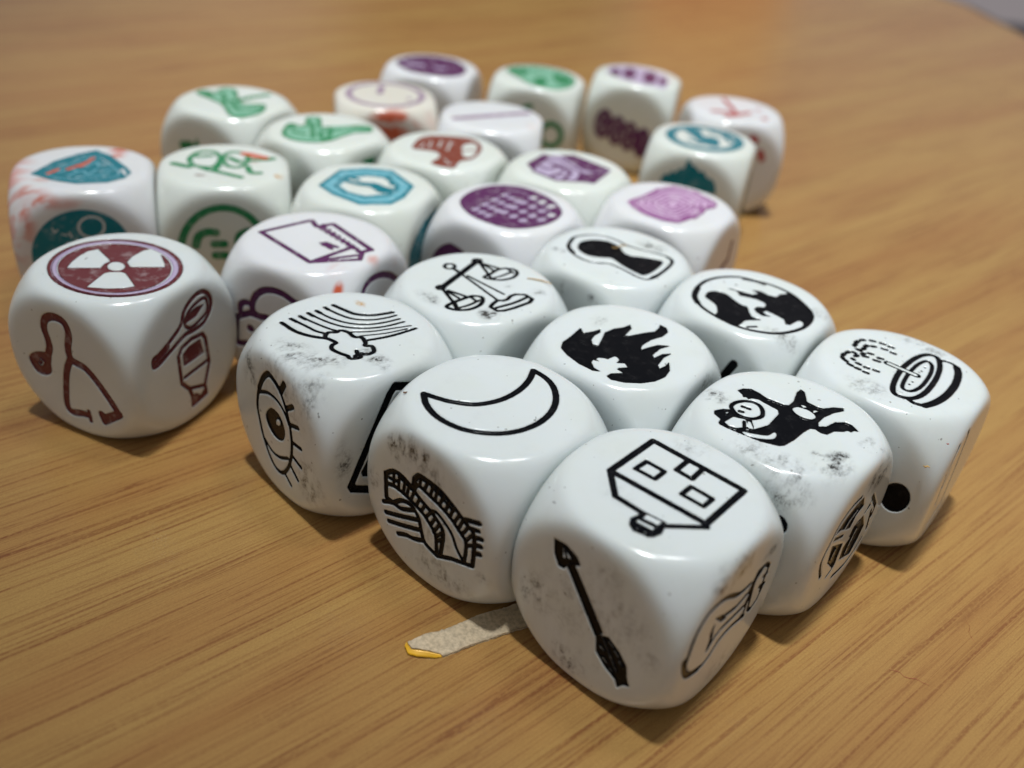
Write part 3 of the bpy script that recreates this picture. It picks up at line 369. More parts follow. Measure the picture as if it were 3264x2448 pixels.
    ('t', 'k', 'black drinking fountain spraying drops', [('s', 0.4, [(0.78, 5.88), (1.3, 5.93)]), ('s', 0.4, [(1.71, 6.05), (2.23, 6)]), ('s', 0.4, [(2.82, 5.83), (3.09, 5.6)]), ('s', 0.4, [(3.6, 4.95), (3.77, 4.59)]), ('s', 0.4, [(3.96, 3.86), (4.04, 3.48)]), ('s', 0.4, [(3.96, 2.82), (4, 2.42)]), ('s', 0.4, [(0.31, 5.36), (0.35, 5.17)]), ('s', 0.4, [(0.84, 4.83), (1.21, 4.81)]), ('s', 0.4, [(1.73, 4.91), (2.12, 4.82)]), ('s', 0.4, [(2.31, 4.34), (2.57, 4.06)]), ('s', 0.4, [(2.83, 3.2), (2.91, 2.82)]), ('s', 0.4, [(2.77, 2.1), (2.79, 1.74)]), ('s', 0.4, [(-0.76, 5.34), (-0.79, 5.16)]), ('s', 0.4, [(0.23, 5.12), (0.24, 4.92)]), ('s', 0.4, [(-0.36, 4.46), (-0.02, 4.35)]), ('s', 0.4, [(0.44, 3.94), (0.57, 3.62)]), ('s', 0.4, [(0.31, 2.72), (0.44, 2.36)]), ('s', 0.4, [(-0.69, 4.09), (-0.52, 3.79)]), ('s', 0.4, [(-0.55, 2.87), (-0.44, 2.38)]), ('s', 0.4, [(-1.44, 5.88), (-1.06, 5.79)]), ('s', 0.4, [(-2.32, 5.99), (-1.97, 5.97)]), ('s', 0.4, [(-2.86, 5.83), (-3.06, 5.62)]), ('s', 0.4, [(-3.26, 5.38), (-3.37, 5.09)]), ('s', 0.4, [(-3.78, 4.64), (-3.83, 4.29)]), ('s', 0.4, [(-3.92, 3.72), (-3.93, 3.36)]), ('s', 0.4, [(-4.05, 2.72), (-4.02, 2.37)]), ('s', 0.4, [(-1.46, 4.84), (-1.08, 4.74)]), ('s', 0.4, [(-2.27, 4.84), (-2.36, 4.64)]), ('s', 0.4, [(-2.8, 4.07), (-2.84, 3.73)]), ('s', 0.4, [(-2.97, 3.06), (-2.91, 2.73)]), ('s', 0.4, [(-2.76, 2.01), (-2.71, 1.67)]), ('C', 0.44, [(5.98, -1.52), (5.71, -2.44), (3.5, -3.3), (0.14, -3.79), (-3.16, -3.8), (-5.17, -3.25), (-5.93, -2.11), (-5.58, -1.22), (-3.46, -0.52), (-0.03, -0.12), (3.22, -0.29), (5.16, -0.79)]), ('C', 0.3, [(4.16, -1.79), (3.45, -2.45), (1.32, -2.92), (-1.92, -3.06), (-3.84, -2.62), (-4.12, -1.8), (-2.97, -1.35), (-0.32, -1.05), (2.38, -1.08), (3.83, -1.41)]), ('S', 0.3, [(5.54, -2.49), (5.92, -3.53), (5.65, -4.51), (4.33, -5.25)]), ('S', 0.62, [(5.45, -4.66), (3.94, -5.29), (1.23, -5.74), (-1.88, -5.71), (-4.27, -5.26), (-5.69, -4.67)]), ('S', 0.4, [(-5.69, -4.67), (-6.04, -3.71), (-5.82, -3.01)]), ('s', 0.72, [(0.01, 1.52), (-0.07, -1.86)]), ('z', 0.42, [(0.03, 1.46), (-0.07, -1.78)]), ('s', 0.16, [(2.43, -1.94), (2.43, -1.97)]), ('s', 0.16, [(1.33, -1.94), (1.32, -1.97)]), ('s', 0.16, [(-1.84, -1.99), (-1.84, -2.03)]), ('s', 0.16, [(-2.66, -1.93), (-2.67, -1.97)])]),
    ('l', 'k', 'solid black dot', [('F', 0, [(-7.42, 0.53), (-7.53, -0.02), (-7.5, -0.61), (-7.33, -1.17), (-7.04, -1.65), (-6.65, -2), (-6.2, -2.18), (-5.74, -2.18), (-5.31, -1.99), (-4.96, -1.64), (-4.72, -1.15), (-4.62, -0.58), (-4.66, 0.01), (-4.84, 0.57), (-5.14, 1.04), (-5.53, 1.38), (-5.98, 1.55), (-6.43, 1.54), (-6.84, 1.35), (-7.18, 1.01)])]),
    ('r', 'k', 'thin black lines, seen almost edge on', [('s', 0.3, [(-3.6, 7.54), (-1.67, 1.59), (-0.29, -4.48), (-3.39, -6.04)]), ('s', 0.2, [(-5.44, 6.6), (-6.58, 3.37), (-4.55, -2.09)]), ('s', 0.2, [(-5.07, 3.3), (-5.17, 0.76)])])],
'scales': [
    ('t', 'k', 'black pair of balance scales', [('s', 0.55, [(4.18, 4.86), (-4.18, 1.84)]), ('C', 0.22, [(4.67, 4.6), (4.4, 4.4), (4.08, 4.33), (3.79, 4.42), (3.62, 4.63), (3.6, 4.91), (3.75, 5.19), (4.02, 5.39), (4.34, 5.46), (4.63, 5.37), (4.81, 5.16), (4.82, 4.87)]), ('C', 0.22, [(-3.91, 1.66), (-4.13, 1.5), (-4.4, 1.45), (-4.64, 1.52), (-4.79, 1.71), (-4.81, 1.95), (-4.7, 2.18), (-4.48, 2.35), (-4.21, 2.4), (-3.97, 2.33), (-3.82, 2.14), (-3.8, 1.9)]), ('z', 0.16, [(4.21, 4.89), (4.26, 4.86)]), ('z', 0.14, [(-4.31, 1.92), (-4.26, 1.9)]), ('C', 0.26, [(0.84, 5.31), (0.58, 5.11), (0.27, 5.02), (-0.04, 5.06), (-0.29, 5.22), (-0.43, 5.47), (-0.42, 5.76), (-0.28, 6.03), (-0.03, 6.23), (0.29, 6.33), (0.6, 6.29), (0.85, 6.12), (0.99, 5.87), (0.98, 5.58)]), ('s', 0.34, [(0.24, 4.58), (0.21, 3.49)]), ('s', 0.2, [(0.1, 2.88), (-0.67, -4.2)]), ('s', 0.18, [(0.47, 2.5), (0.97, -3.64)]), ('c', 0.3, [(-0.7, -4.31), (-0.21, -4.76), (0.43, -4.81), (1.29, -4.42), (2.18, -4.45), (3.06, -5.17), (3.03, -6.43), (2.15, -6.85), (-0.32, -6.8), (-1.78, -6.6), (-2.49, -6.19), (-2.5, -5.01), (-1.73, -4.62)]), ('S', 0.28, [(-2.06, -5.58), (0.54, -5.89), (2.79, -5.75)]), ('s', 0.22, [(4.02, 4.1), (2.94, 1.3)]), ('s', 0.2, [(4.17, 3.95), (4.2, 1.73)]), ('s', 0.24, [(4.32, 3.96), (5.25, 1.6)]), ('C', 0.28, [(1.91, 1.02), (3.03, 1.24), (4.82, 1.61), (6.16, 1.15), (6.58, 0.18), (5.94, -0.66), (4.67, -1.06), (3.25, -0.72), (2.24, 0.21)]), ('S', 0.2, [(2.3, 0.27), (3.98, 0.07), (5.92, 0.19)]), ('s', 0.24, [(2.93, 1.44), (2.4, 0.15)]), ('s', 0.2, [(5.99, 1.12), (5.81, -0.16)]), ('s', 0.26, [(-4.45, 1.11), (-5.33, -1.58)]), ('s', 0.22, [(-4.26, 0.86), (-4.2, -1.34)]), ('s', 0.26, [(-4.04, 0.89), (-3.15, -1.66)]), ('C', 0.32, [(-6.68, -2.03), (-5.64, -1.79), (-4.15, -1.74), (-2.5, -1.84), (-1.79, -2.57), (-2.16, -3.33), (-3.35, -4.02), (-4.99, -4.08), (-6.21, -3.38), (-6.72, -2.61)]), ('S', 0.22, [(-5.85, -3.12), (-4.28, -3.27), (-2.52, -3.09)]), ('s', 0.36, [(-5.22, -1.53), (-6.04, -3.18)]), ('s', 0.24, [(-2.83, -1.75), (-2.93, -2.94)])])],
'globe': [
    ('t', 'k', 'black globe with continents inside a ring', [('C', 0.3, [(-4.78, 5.79), (-2.47, 6.67), (0.09, 6.86), (2.27, 6.23), (4.06, 5), (5, 3.77), (5.65, 1.83), (5.95, -0.27), (5.61, -2.63), (4.37, -4.81), (2.82, -6.61), (1.08, -7.39), (-1.6, -7.52), (-4.15, -6.68), (-5.8, -5.45), (-7.03, -3.51), (-7.57, -1.5), (-7.36, 1.04), (-6.56, 3.65)]), ('S', 0.5, [(-6.04, 4.5), (-4.71, 5.74), (-2.39, 6.6)]), ('F', 0, [(-3.18, 4.96), (-2.34, 5.04), (-1.51, 4.6), (-1.1, 3.7), (-1.24, 2.73), (-1.72, 1.81), (-2.16, 0.6), (-2.1, -0.24), (-3.17, -1.11), (-3.97, -1.94), (-3.86, -3.04), (-4.78, -2.36), (-5.62, -1.74), (-6.7, -1.78), (-7.73, -1.48), (-7.74, -0.12), (-7.49, 1.4), (-6.3, 1.62), (-4.93, 2.49), (-4.36, 3.57), (-3.98, 4.57)]), ('f', 0, [(0.32, 3.91), (0.85, 3.4), (1.14, 2.32), (1.45, 0.82), (2.26, 0.4), (2.58, 1.51), (3.17, 0.58), (2.97, -0.62), (3.35, -1.63), (4.43, -1.66), (5.16, -2.18), (5.89, -1.89), (6.08, -1.09), (5.61, -2.63), (4.37, -4.81), (2.86, -6.65), (1.08, -7.39), (-1.6, -7.52), (-0.45, -7.05), (-0.31, -6.42), (-0.8, -6.24), (-2.24, -6.09), (-2.53, -5.71), (-1.58, -5.05), (-1.3, -3.77), (-1.19, -2.46), (-1.77, -2.21), (-2.13, -2.92), (-2.1, -3.59), (-2.79, -2.72), (-2.59, -1.88), (-1.96, -1.14), (-1.09, -1.12), (-0.57, -1.83), (0.24, -1.75), (0.58, -1.25), (0.65, -0.24), (0.34, 0.69), (-0.12, 1.77), (0.74, 2.67)]), ('s', 0.22, [(-6.73, -2.73), (-5.83, -3.41)]), ('s', 0.3, [(5.23, 1.96), (5.27, 1.08)]), ('s', 0.14, [(2.3, 3.61), (2.35, 3.52)]), ('s', 0.16, [(4.45, 3.71), (5.21, 2.06)])]),
    ('l', 'k', 'short black bar of a hidden symbol', [('s', 0.75, [(-2.02, 2.55), (-3.24, 5.59)])])],
'keyhole': [
    ('t', 'k', 'solid black keyhole inside a thin outline', [('F', 0, [(-2.19, 4.93), (-0.77, 5.47), (0.86, 4.98), (2.15, 3.74), (2.44, 2.4), (2.06, 0.99), (1, -0.53), (1.17, -1.78), (2.2, -3.36), (2.88, -5.42), (-0.4, -6.1), (-2.54, -5.93), (-2.77, -5), (-2.4, -2.55), (-1.73, -0.31), (-2.65, 0.89), (-3.45, 2.38), (-3.1, 4.03)]), ('C', 0.17, [(-2.48, 6.31), (-0.32, 7), (1.73, 6.31), (3.27, 4.75), (3.68, 2.65), (3.38, 0.59), (3.69, -1.28), (4.33, -3.15), (4.67, -5.17), (3.73, -6.41), (0.12, -7.07), (-2.67, -7.09), (-3.65, -5.99), (-3.33, -3.17), (-3.33, -0.95), (-4.33, 0.16), (-5, 1.96), (-4.56, 4.14), (-3.6, 5.55)]), ('S', 0.3, [(-4.24, 4.14), (-3.02, 5.91), (-0.62, 6.9)]), ('S', 0.26, [(4.64, -4.98), (3.71, -6.38), (0.2, -7.03), (-2.44, -6.94)])])],
'notebook': [
    ('t', 'p', 'purple outline of a sheet and a ring notebook', [('s', 0.36, [(3.27, 2.17), (4.53, 3.83), (-2.28, 6.89), (-5.79, -3.21), (0.84, -5.04)]), ('s', 0.34, [(3.5, 2.32), (0.9, -5.11)]), ('s', 0.4, [(4.1, 1.51), (5.21, 0.92), (1.53, -7.4), (0.1, -6.68)]), ('s', 0.3, [(3.55, 1.8), (4.36, 1.69)]), ('s', 0.3, [(-5.79, -3.21), (-1.64, -7.69), (0.03, -6.93)]), ('s', 0.28, [(-5.44, -3.17), (-0.73, -6.9)]), ('s', 0.24, [(3.25, 0.93), (0.14, -6.87)]), ('s', 0.3, [(-0.5, -1.26), (-1.16, -3.17)]), ('s', 0.26, [(-0.12, -1.56), (-0.41, -3.51)]), ('s', 0.26, [(-0.88, -1.8), (-0.27, -3)]), ('s', 0.22, [(3.93, 1.28), (2.83, 0.97)]), ('s', 0.22, [(3.47, 0.25), (2.42, -0.11)]), ('s', 0.22, [(3.01, -0.76), (2.02, -1.17)]), ('s', 0.22, [(2.56, -1.77), (1.61, -2.22)]), ('s', 0.22, [(2.11, -2.76), (1.22, -3.27)]), ('s', 0.22, [(1.67, -3.75), (0.83, -4.3)]), ('s', 0.22, [(1.23, -4.72), (0.44, -5.32)]), ('s', 0.22, [(0.8, -5.68), (0.05, -6.33)])]),
    ('l', 'p', 'dark purple round cartoon outline', [('S', 0.5, [(-4.18, 5.3), (-3.02, 5.66), (-1.79, 6.13), (-0.39, 6.23), (1.04, 5.86), (2.17, 5.05), (2.82, 4.11), (3.15, 3.13), (3.11, 2.33), (2.56, 1.89), (1.91, 1.83), (0.96, 2)]), ('S', 0.45, [(3.4, 3.19), (4.2, 3.21), (4.94, 2.71), (5.16, 1.96), (5.02, 1.38)]), ('S', 0.45, [(3.19, 2.17), (3.89, 1.67), (4.82, 1.17), (5.69, 0.54), (5.96, -0.73), (6.14, -2.21), (6.06, -3.05), (5.59, -3.25), (4.58, -2.91)]), ('S', 0.3, [(3.89, 1.67), (3.01, 1.68), (1.93, 1.62)]), ('s', 0.6, [(3.77, -0.44), (3.66, -0.44)])]),
    ('r', 'p', 'dark purple rounded arc', [('S', 0.5, [(-3.66, 6.14), (-3.01, 6.86), (-1.53, 7.21), (0.84, 6.77), (3.33, 5.51), (5.61, 3.31)])])],
'tower': [
    ('t', 'P', 'lilac windows', [('f', 0, [(-5.75, 3.02), (4.41, 3.2), (5.48, 1.89), (2.94, -4.91), (-0.44, -6.46), (-4.74, -5.34), (-6.99, -1.66)])]),
    ('t', 'p', 'purple disc with a tower block and windows', [('F', 0, [(-4.94, 5.66), (-1.91, 7.07), (1.97, 7.18), (5.3, 5.7), (7.17, 2.57), (6.87, -1.52), (5.18, -4.91), (2.87, -6.87), (-0.79, -7.42), (-4.25, -6.43), (-6.69, -4.35), (-7.43, -1.25), (-7.05, 2.26)]), ('z', 0.85, [(-5.17, 2.77), (-4.78, 2.67)]), ('z', 0.85, [(-5.38, 1.5), (-4.98, 1.4)]), ('z', 0.85, [(-5.58, 0.24), (-5.18, 0.14)]), ('z', 0.85, [(-2.75, 2.84), (-2.34, 2.75)]), ('z', 0.85, [(-2.97, 1.56), (-2.57, 1.46)]), ('z', 0.85, [(-3.19, 0.29), (-2.79, 0.19)]), ('z', 0.85, [(-0.27, 2.93), (0.16, 2.83)]), ('z', 0.85, [(-0.51, 1.63), (-0.09, 1.53)]), ('z', 0.85, [(-0.73, 0.34), (-0.33, 0.23)]), ('z', 0.85, [(2.29, 3.01), (2.72, 2.91)]), ('z', 0.85, [(2.04, 1.7), (2.46, 1.59)]), ('z', 0.85, [(1.78, 0.38), (2.21, 0.28)]), ('z', 0.92, [(-2.93, -0.62), (-2.5, -0.75)]), ('z', 0.92, [(-3.13, -2.4), (-2.71, -2.53)]), ('z', 0.92, [(-3.34, -4.16), (-2.91, -4.3)]), ('z', 0.92, [(-0.51, -0.56), (-0.06, -0.69)]), ('z', 0.92, [(-0.73, -2.36), (-0.3, -2.5)]), ('z', 0.92, [(-0.96, -4.15), (-0.53, -4.28)]), ('z', 0.92, [(-1.18, -5.9), (-0.74, -6.04)]), ('z', 0.92, [(1.98, -0.49), (2.43, -0.63)]), ('z', 0.92, [(1.73, -2.32), (2.18, -2.46)]), ('z', 0.92, [(1.48, -4.13), (1.93, -4.27)]), ('z', 0.92, [(1.25, -5.91), (1.68, -6.05)]), ('z', 0.92, [(4.53, -0.42), (5, -0.56)]), ('z', 0.92, [(4.27, -2.28), (4.72, -2.42)]), ('z', 0.92, [(4, -4.11), (4.46, -4.26)])]),
    ('l', 'p', 'dark purple top of a hidden symbol', [('F', 0, [(6.53, 2.39), (5.31, 4.18), (3.56, 5.34), (2.26, 5.24), (0.95, 4.82), (0.33, 3.49), (6.44, 0.82)])])],
'print': [
    ('t', 'V', 'pale violet disc with a ragged rim', [('f', 0, [(-4.37, 5.59), (-1.11, 4.82), (3.9, 4.31), (6.82, 2.72), (7.28, -0.74), (6.34, -2.34), (5.22, -5.12), (3.18, -5.64), (1.34, -4.79), (-0.55, -5.01), (-3.48, -4.9), (-3.44, -4.43), (-6.49, -3.75), (-7.3, -1.42), (-7.1, 1.41), (-5.93, 3.85)])]),
    ('t', 'v', 'violet tree rings', [('c', 0.5, [(-3.79, 5.26), (-0.69, 4.52), (4.09, 4.03), (6.87, 2.52), (7.3, -0.77), (6.4, -2.29), (5.33, -4.93), (3.4, -5.43), (1.64, -4.62), (-0.16, -4.83), (-2.96, -4.73), (-2.93, -4.28), (-5.84, -3.64), (-6.61, -1.42), (-6.42, 1.29), (-5.29, 3.61)]), ('C', 0.16, [(-3.25, 4.38), (-0.63, 3.75), (3.37, 3.33), (5.68, 2.05), (6.05, -0.69), (5.31, -1.96), (4.43, -4.19), (2.8, -4.62), (1.33, -3.94), (-0.19, -4.12), (-2.55, -4.05), (-2.53, -3.67), (-5, -3.13), (-5.65, -1.24), (-5.48, 1.04), (-4.52, 3)]), ('C', 0.16, [(-2.67, 3.45), (-0.57, 2.94), (2.6, 2.59), (4.44, 1.57), (4.74, -0.61), (4.16, -1.62), (3.46, -3.4), (2.18, -3.75), (0.99, -3.21), (-0.22, -3.36), (-2.13, -3.31), (-2.1, -3), (-4.09, -2.58), (-4.61, -1.06), (-4.47, 0.78), (-3.7, 2.35)]), ('C', 0.16, [(-2.09, 2.52), (-0.51, 2.13), (1.85, 1.86), (3.21, 1.09), (3.44, -0.53), (3.01, -1.28), (2.5, -2.61), (1.54, -2.88), (0.66, -2.48), (-0.25, -2.6), (-1.69, -2.56), (-1.67, -2.33), (-3.17, -2.02), (-3.58, -0.87), (-3.46, 0.52), (-2.86, 1.7)]), ('C', 0.16, [(-1.51, 1.58), (-0.46, 1.32), (1.12, 1.13), (2.01, 0.63), (2.17, -0.45), (1.88, -0.95), (1.55, -1.83), (0.91, -2.02), (0.33, -1.75), (-0.29, -1.83), (-1.24, -1.81), (-1.23, -1.66), (-2.25, -1.45), (-2.51, -0.68), (-2.43, 0.25), (-2.03, 1.04)]), ('C', 0.16, [(-0.92, 0.65), (-0.4, 0.51), (0.38, 0.42), (0.82, 0.16), (0.9, -0.37), (0.76, -0.62), (0.6, -1.06), (0.28, -1.15), (-0.01, -1.02), (-0.31, -1.06), (-0.8, -1.06), (-0.79, -0.98), (-1.31, -0.87), (-1.44, -0.49), (-1.39, -0.02), (-1.19, 0.38)])]),
    ('r', 'p', 'dark streak of a symbol seen edge on', [('s', 0.7, [(3.41, 4.88), (3.35, 2.01), (0.13, 1.27)])])],
'octagon': [
    ('t', 'T', 'pale teal octagonal band', [('f', 0, [(-3.73, 6.22), (3.45, 6.14), (6.07, 2.97), (7.16, -0.84), (2.71, -6.21), (-2.3, -6.51), (-5.26, -5.73), (-7.44, -1.93), (-5.9, 3.1)]), ('x', 0, [(-2.48, 3.47), (0.96, 3.34), (2.94, 1.54), (3.51, -0.93), (1.39, -3.64), (-1.95, -3.76), (-4.07, -1.23), (-3.82, 1.5)])]),
    ('t', 't', 'teal outlines and two joined shapes of the octagon', [('c', 0.34, [(-3.57, 5.92), (2.81, 5.83), (5.52, 2.72), (6.45, -1.03), (2.52, -5.84), (-1.86, -6.11), (-4.79, -5.42), (-6.93, -1.7), (-5.42, 3.01)]), ('c', 0.34, [(-2.75, 4), (1.21, 4.02), (3.47, 1.79), (4, -0.94), (1.57, -4.01), (-2.26, -4.22), (-4.64, -1.49), (-4.31, 1.7)]), ('F', 0, [(0.26, 5.26), (0.45, 3.77), (-0.07, 1.95), (0.87, 0.15), (0.96, -1.15), (0.35, -2.76), (0.26, -4.79), (-1.54, -4.02), (-2.05, -2.49), (-0.77, -0.6), (-1.05, 1.05), (-0.73, 3.21)]), ('s', 0.5, [(1.49, 4.05), (0.82, 1.92)]), ('s', 0.5, [(4.4, -1.45), (1.67, -3.08)])]),
    ('r', 't', 'dark teal curved patch', [('f', 0, [(3.68, 6.5), (-1.75, 6.35), (-5.09, 5.27), (-7.19, 3.73), (-7.57, 1.43), (-3.4, -0.46), (-2.25, 2.72), (-0.35, 4.44), (3.51, 5.42)])])],
'brown': [
    ('t', 'b', 'brown tree like symbol with a round crown', [('F', 0, [(-3.02, 4.54), (2.04, 5.73), (4.51, 4.63), (6.29, 1.52), (7.18, -0.72), (5.86, -3.49), (2.93, -5.19), (-1.52, -5.74), (-3.82, -4.6), (-6.94, -4.92), (-7.42, -1.31), (-4.33, -1.07), (-2.47, 0.16), (-2.63, 2.15)]), ('X', 0, [(3.15, -1.7), (5.13, -2.78), (3.14, -4.39), (-0.8, -5.13), (-1.04, -3.77)]), ('s', 0.3, [(1.03, -2.75), (2.84, -4.53)]), ('z', 0.2, [(-0.02, 3.94), (-2.16, 3.44)]), ('z', 0.2, [(2, 3.57), (-1.3, 2.34)]), ('z', 0.25, [(3.04, 2.26), (0.02, 1.21)]), ('z', 0.25, [(3.47, 0.62), (-0.6, -0.67)]), ('z', 0.22, [(-4.34, -2.09), (-6, -3.95)])])],
'box': [
    ('t', 'P', 'pale lilac panels of the box', [('f', 0, [(-3.54, 5.53), (2.15, 5.94), (5.46, 2.11), (3.99, -5.52), (-2.81, -6.15), (-6.25, -1.63), (-5.58, 3.26)])]),
    ('t', 'p', 'dark purple box with pictures on its side', [('f', 0, [(-3.43, 5.86), (2.62, 6.21), (2.74, 4.65), (-2.02, 4.31), (-4.61, 3.58), (-5.58, 3.26)]), ('f', 0, [(4.07, 3.91), (5.97, 2.25), (4.37, -5.63), (1.36, -4.03), (0.84, -2.23)]), ('f', 0, [(-0.75, -2.96), (3.84, -5.8), (-3.15, -6.37), (-4.21, -3.92)]), ('s', 0.34, [(-5.42, 3.36), (-6.28, -1.27), (-4.21, -3.92)]), ('s', 0.28, [(2.15, 4.85), (2.27, 2.5), (-0.45, -2.66), (-3.94, -3.78)]), ('C', 0.34, [(-1.11, 1.81), (-1.86, 1.65), (-2.52, 1.88), (-2.91, 2.45), (-2.94, 3.19), (-2.59, 3.93), (-1.96, 4.45), (-1.2, 4.63), (-0.53, 4.4), (-0.13, 3.83), (-0.11, 3.07), (-0.47, 2.33)]), ('s', 0.8, [(-0.37, 1.81), (-1.11, -0.56)]), ('s', 0.5, [(-5.3, 0.06), (-2.8, -0.34)]), ('s', 0.4, [(-4.97, -1.93), (-1.71, -1.41)])])],
'shield': [
    ('t', 'T', 'pale teal field of the shield', [('f', 0, [(-4.71, -2.91), (-2.04, 1.31), (1.27, 4.61), (4.49, -0.89), (5.22, -3.9), (2.22, -5.85), (-1.77, -5.39)])]),
    ('t', 't', 'teal shield with a winged crest', [('f', 0, [(-6.48, -2.67), (-3.98, 2.1), (-1.23, 4.86), (1.33, 6.5), (3.42, 4.25), (6.01, -0.96), (6.62, -2.73), (5.82, -4.83), (3.7, -6.29), (-0.23, -6.59), (-3.2, -5.32)]), ('Z', 0.2, [(-4.44, -2.92), (-1.97, 0.58), (1.34, 3.74), (4.31, -1), (4.84, -3.73), (2.17, -5.18), (-1.83, -4.77), (-4.44, -2.92)]), ('z', 0.32, [(-2.98, -2.2), (-1.48, -0.75), (-0.65, -1.76)]), ('Z', 0.3, [(-1.58, -3.58), (0.08, -1.8), (0.93, -3.17), (1.9, -1.33)]), ('z', 0.3, [(-0.45, -4.16), (2.44, -3.77), (3.66, -2.76)]), ('z', 0.25, [(0.65, 0.37), (1.68, 1.73), (2.19, -0.25)]), ('z', 0.3, [(2.68, -1.91), (3.77, -1.41)]), ('z', 0.4, [(5.27, -1.48), (5.84, -3.4)])]),
    ('r', 't', 'dark teal disc with a ring and a small figure', [('F', 0, [(5.9, 0.32), (5.44, -1.39), (4.56, -2.97), (3.31, -4.32), (1.77, -5.33), (0.07, -5.93), (-1.68, -6.06), (-3.33, -5.72), (-4.79, -4.96), (-5.93, -3.81), (-6.7, -2.39), (-7.05, -0.79), (-6.96, 0.9), (-6.45, 2.54), (-5.55, 4.02), (-4.34, 5.29), (-2.89, 6.22), (-1.29, 6.79), (0.37, 6.96), (1.96, 6.7), (3.41, 6.03), (4.6, 4.98), (5.45, 3.62), (5.89, 2.04)]), ('C', 0.01, [(2.83, 4.33), (2.48, 3.55), (1.77, 3), (0.89, 2.81), (0.07, 3.05), (-0.46, 3.67), (-0.56, 4.46), (-0.21, 5.22), (0.49, 5.78), (1.36, 5.96), (2.18, 5.72), (2.71, 5.12)]), ('Z', 0.3, [(2.77, 4.33), (2.51, 3.68), (1.98, 3.17), (1.27, 2.91), (0.53, 2.92), (-0.08, 3.25), (-0.45, 3.79), (-0.51, 4.46), (-0.24, 5.1), (0.29, 5.61), (0.99, 5.87), (1.71, 5.85), (2.33, 5.54), (2.71, 5), (2.77, 4.33)]), ('z', 0.2, [(-3.85, 4.35), (-3.6, 3.72), (-3.18, 4.12)]), ('z', 0.2, [(-2.76, 3.49), (-2.09, 3.25)]), ('z', 0.25, [(-1.76, 3.65), (-1.59, 3.01)]), ('z', 0.2, [(-1.13, 2.58), (-0.91, 1.7)]), ('z', 0.2, [(-2.72, 1.56), (-2.09, 2.18), (-2.05, 1.32)])]),
    ('t', 'o', 'orange marker scribble', [('s', 0.45, [(-1.81, -1.17), (0.56, 1.49)]), ('s', 0.4, [(-4.2, -2.67), (-3.09, -1.12)]), ('s', 0.35, [(-0.24, -0.15), (1.19, 3.17)])])],
'green': [
    ('t', 'o', 'red marker dab', [('s', 0.8, [(2.9, 4.26), (5.9, 2.5)])]),
    ('t', 'g', 'green drawing of two little creatures', [('C', 0.4, [(-4.9, 2.38), (-3.59, 4.95), (-1.55, 4.98), (-0.56, 2.14), (-1.38, -1.14), (-3.35, -1.15), (-4.58, -0.03)]), ('s', 0.4, [(-3.92, 2.98), (-1.91, 3.3)]), ('C', 0.36, [(-0.26, 2.43), (0.72, 4.71), (2.59, 4.56), (3.52, 1.88), (2.41, -1.13), (0.61, -0.91)]), ('s', 0.7, [(-7.1, 0.07), (-5.73, -0.77), (-4.92, -1.16)]), ('s', 0.5, [(-1.53, -2.7), (2.43, -5.33)]), ('S', 0.5, [(3.42, -1.29), (3.82, -3.53), (5.11, -3.7)]), ('s', 0.7, [(6.1, 1.79), (7.04, 2.21)]), ('s', 0.6, [(0.76, 2.44), (2.2, 0.7)]), ('s', 0.5, [(3.01, 1.29), (6.1, 1.79)]), ('S', 0.4, [(-3.14, -1.6), (-1.53, -2.7), (-0.6, -0.46)])]),
    ('r', 'g', 'dark green round smiling face', [('C', 0.6, [(5.28, -0.16), (4.97, -1.95), (4.26, -3.63), (3.19, -5.08), (1.85, -6.19), (0.32, -6.86), (-1.28, -7.04), (-2.83, -6.73), (-4.21, -5.97), (-5.34, -4.81), (-6.14, -3.33), (-6.55, -1.66), (-6.56, 0.1), (-6.18, 1.82), (-5.45, 3.42), (-4.4, 4.76), (-3.11, 5.78), (-1.67, 6.41), (-0.16, 6.61), (1.32, 6.38), (2.68, 5.71), (3.83, 4.64), (4.68, 3.25), (5.18, 1.61)]), ('S', 0.7, [(-4.39, 0.84), (-3.87, 2.29), (-2.64, 2.92), (-1.49, 2.79)]), ('S', 0.7, [(1.51, 0.95), (1.81, 2.29), (3.04, 2.95)]), ('s', 0.7, [(-1.84, 1.02), (-0.47, 0.99)]), ('s', 0.7, [(-1.8, -0.8), (-0.41, -0.83)])])],
'fly': [
    ('t', 'G', 'pale green body of a flying insect', [('F', 0, [(-0.7, 6.76), (1.13, 7.12), (1.22, 4.64), (4.33, 5.17), (4.72, 3.17), (0.85, -0.22), (-1, -2.74), (0.08, -4.18), (0.77, -5.88), (-2.24, -7.48), (-5.39, -6.8), (-6.72, -4.82), (-4, -1.57), (-2.6, 0.78), (-1.79, 3.3)])]),
    ('t', 'g', 'green outline and wings of a flying insect', [('C', 0.42, [(-0.7, 6.76), (1.13, 7.12), (1.22, 4.64), (4.33, 5.17), (4.72, 3.17), (0.85, -0.22), (-1, -2.74), (0.08, -4.18), (0.77, -5.88), (-2.24, -7.48), (-5.39, -6.8), (-6.72, -4.82), (-4, -1.57), (-2.6, 0.78), (-1.79, 3.3)]), ('s', 0.95, [(0.44, -0.92), (3.4, -1.68), (6.18, -2.89)]), ('s', 0.6, [(-3.6, -4.26), (-0.9, -6.45)]), ('s', 0.5, [(1.82, 3.38), (-2.32, -0.11)]), ('s', 0.5, [(-0.47, 0.09), (-3.89, -3.92)]), ('f', 0, [(-0.62, 6.68), (1.41, 5.62), (-0.39, 3.48), (-1.61, 4.26)])]),
    ('l', 'g', 'dark green dots on the side', [('s', 1.2, [(3.4, 3.2), (3.6, 3.2)]), ('f', 0, [(-0.2, 3.2), (1.6, 3.2), (0.7, 5.2)]), ('s', 1, [(2.2, 3.6), (2.4, 3.6)])])],
'worm': [
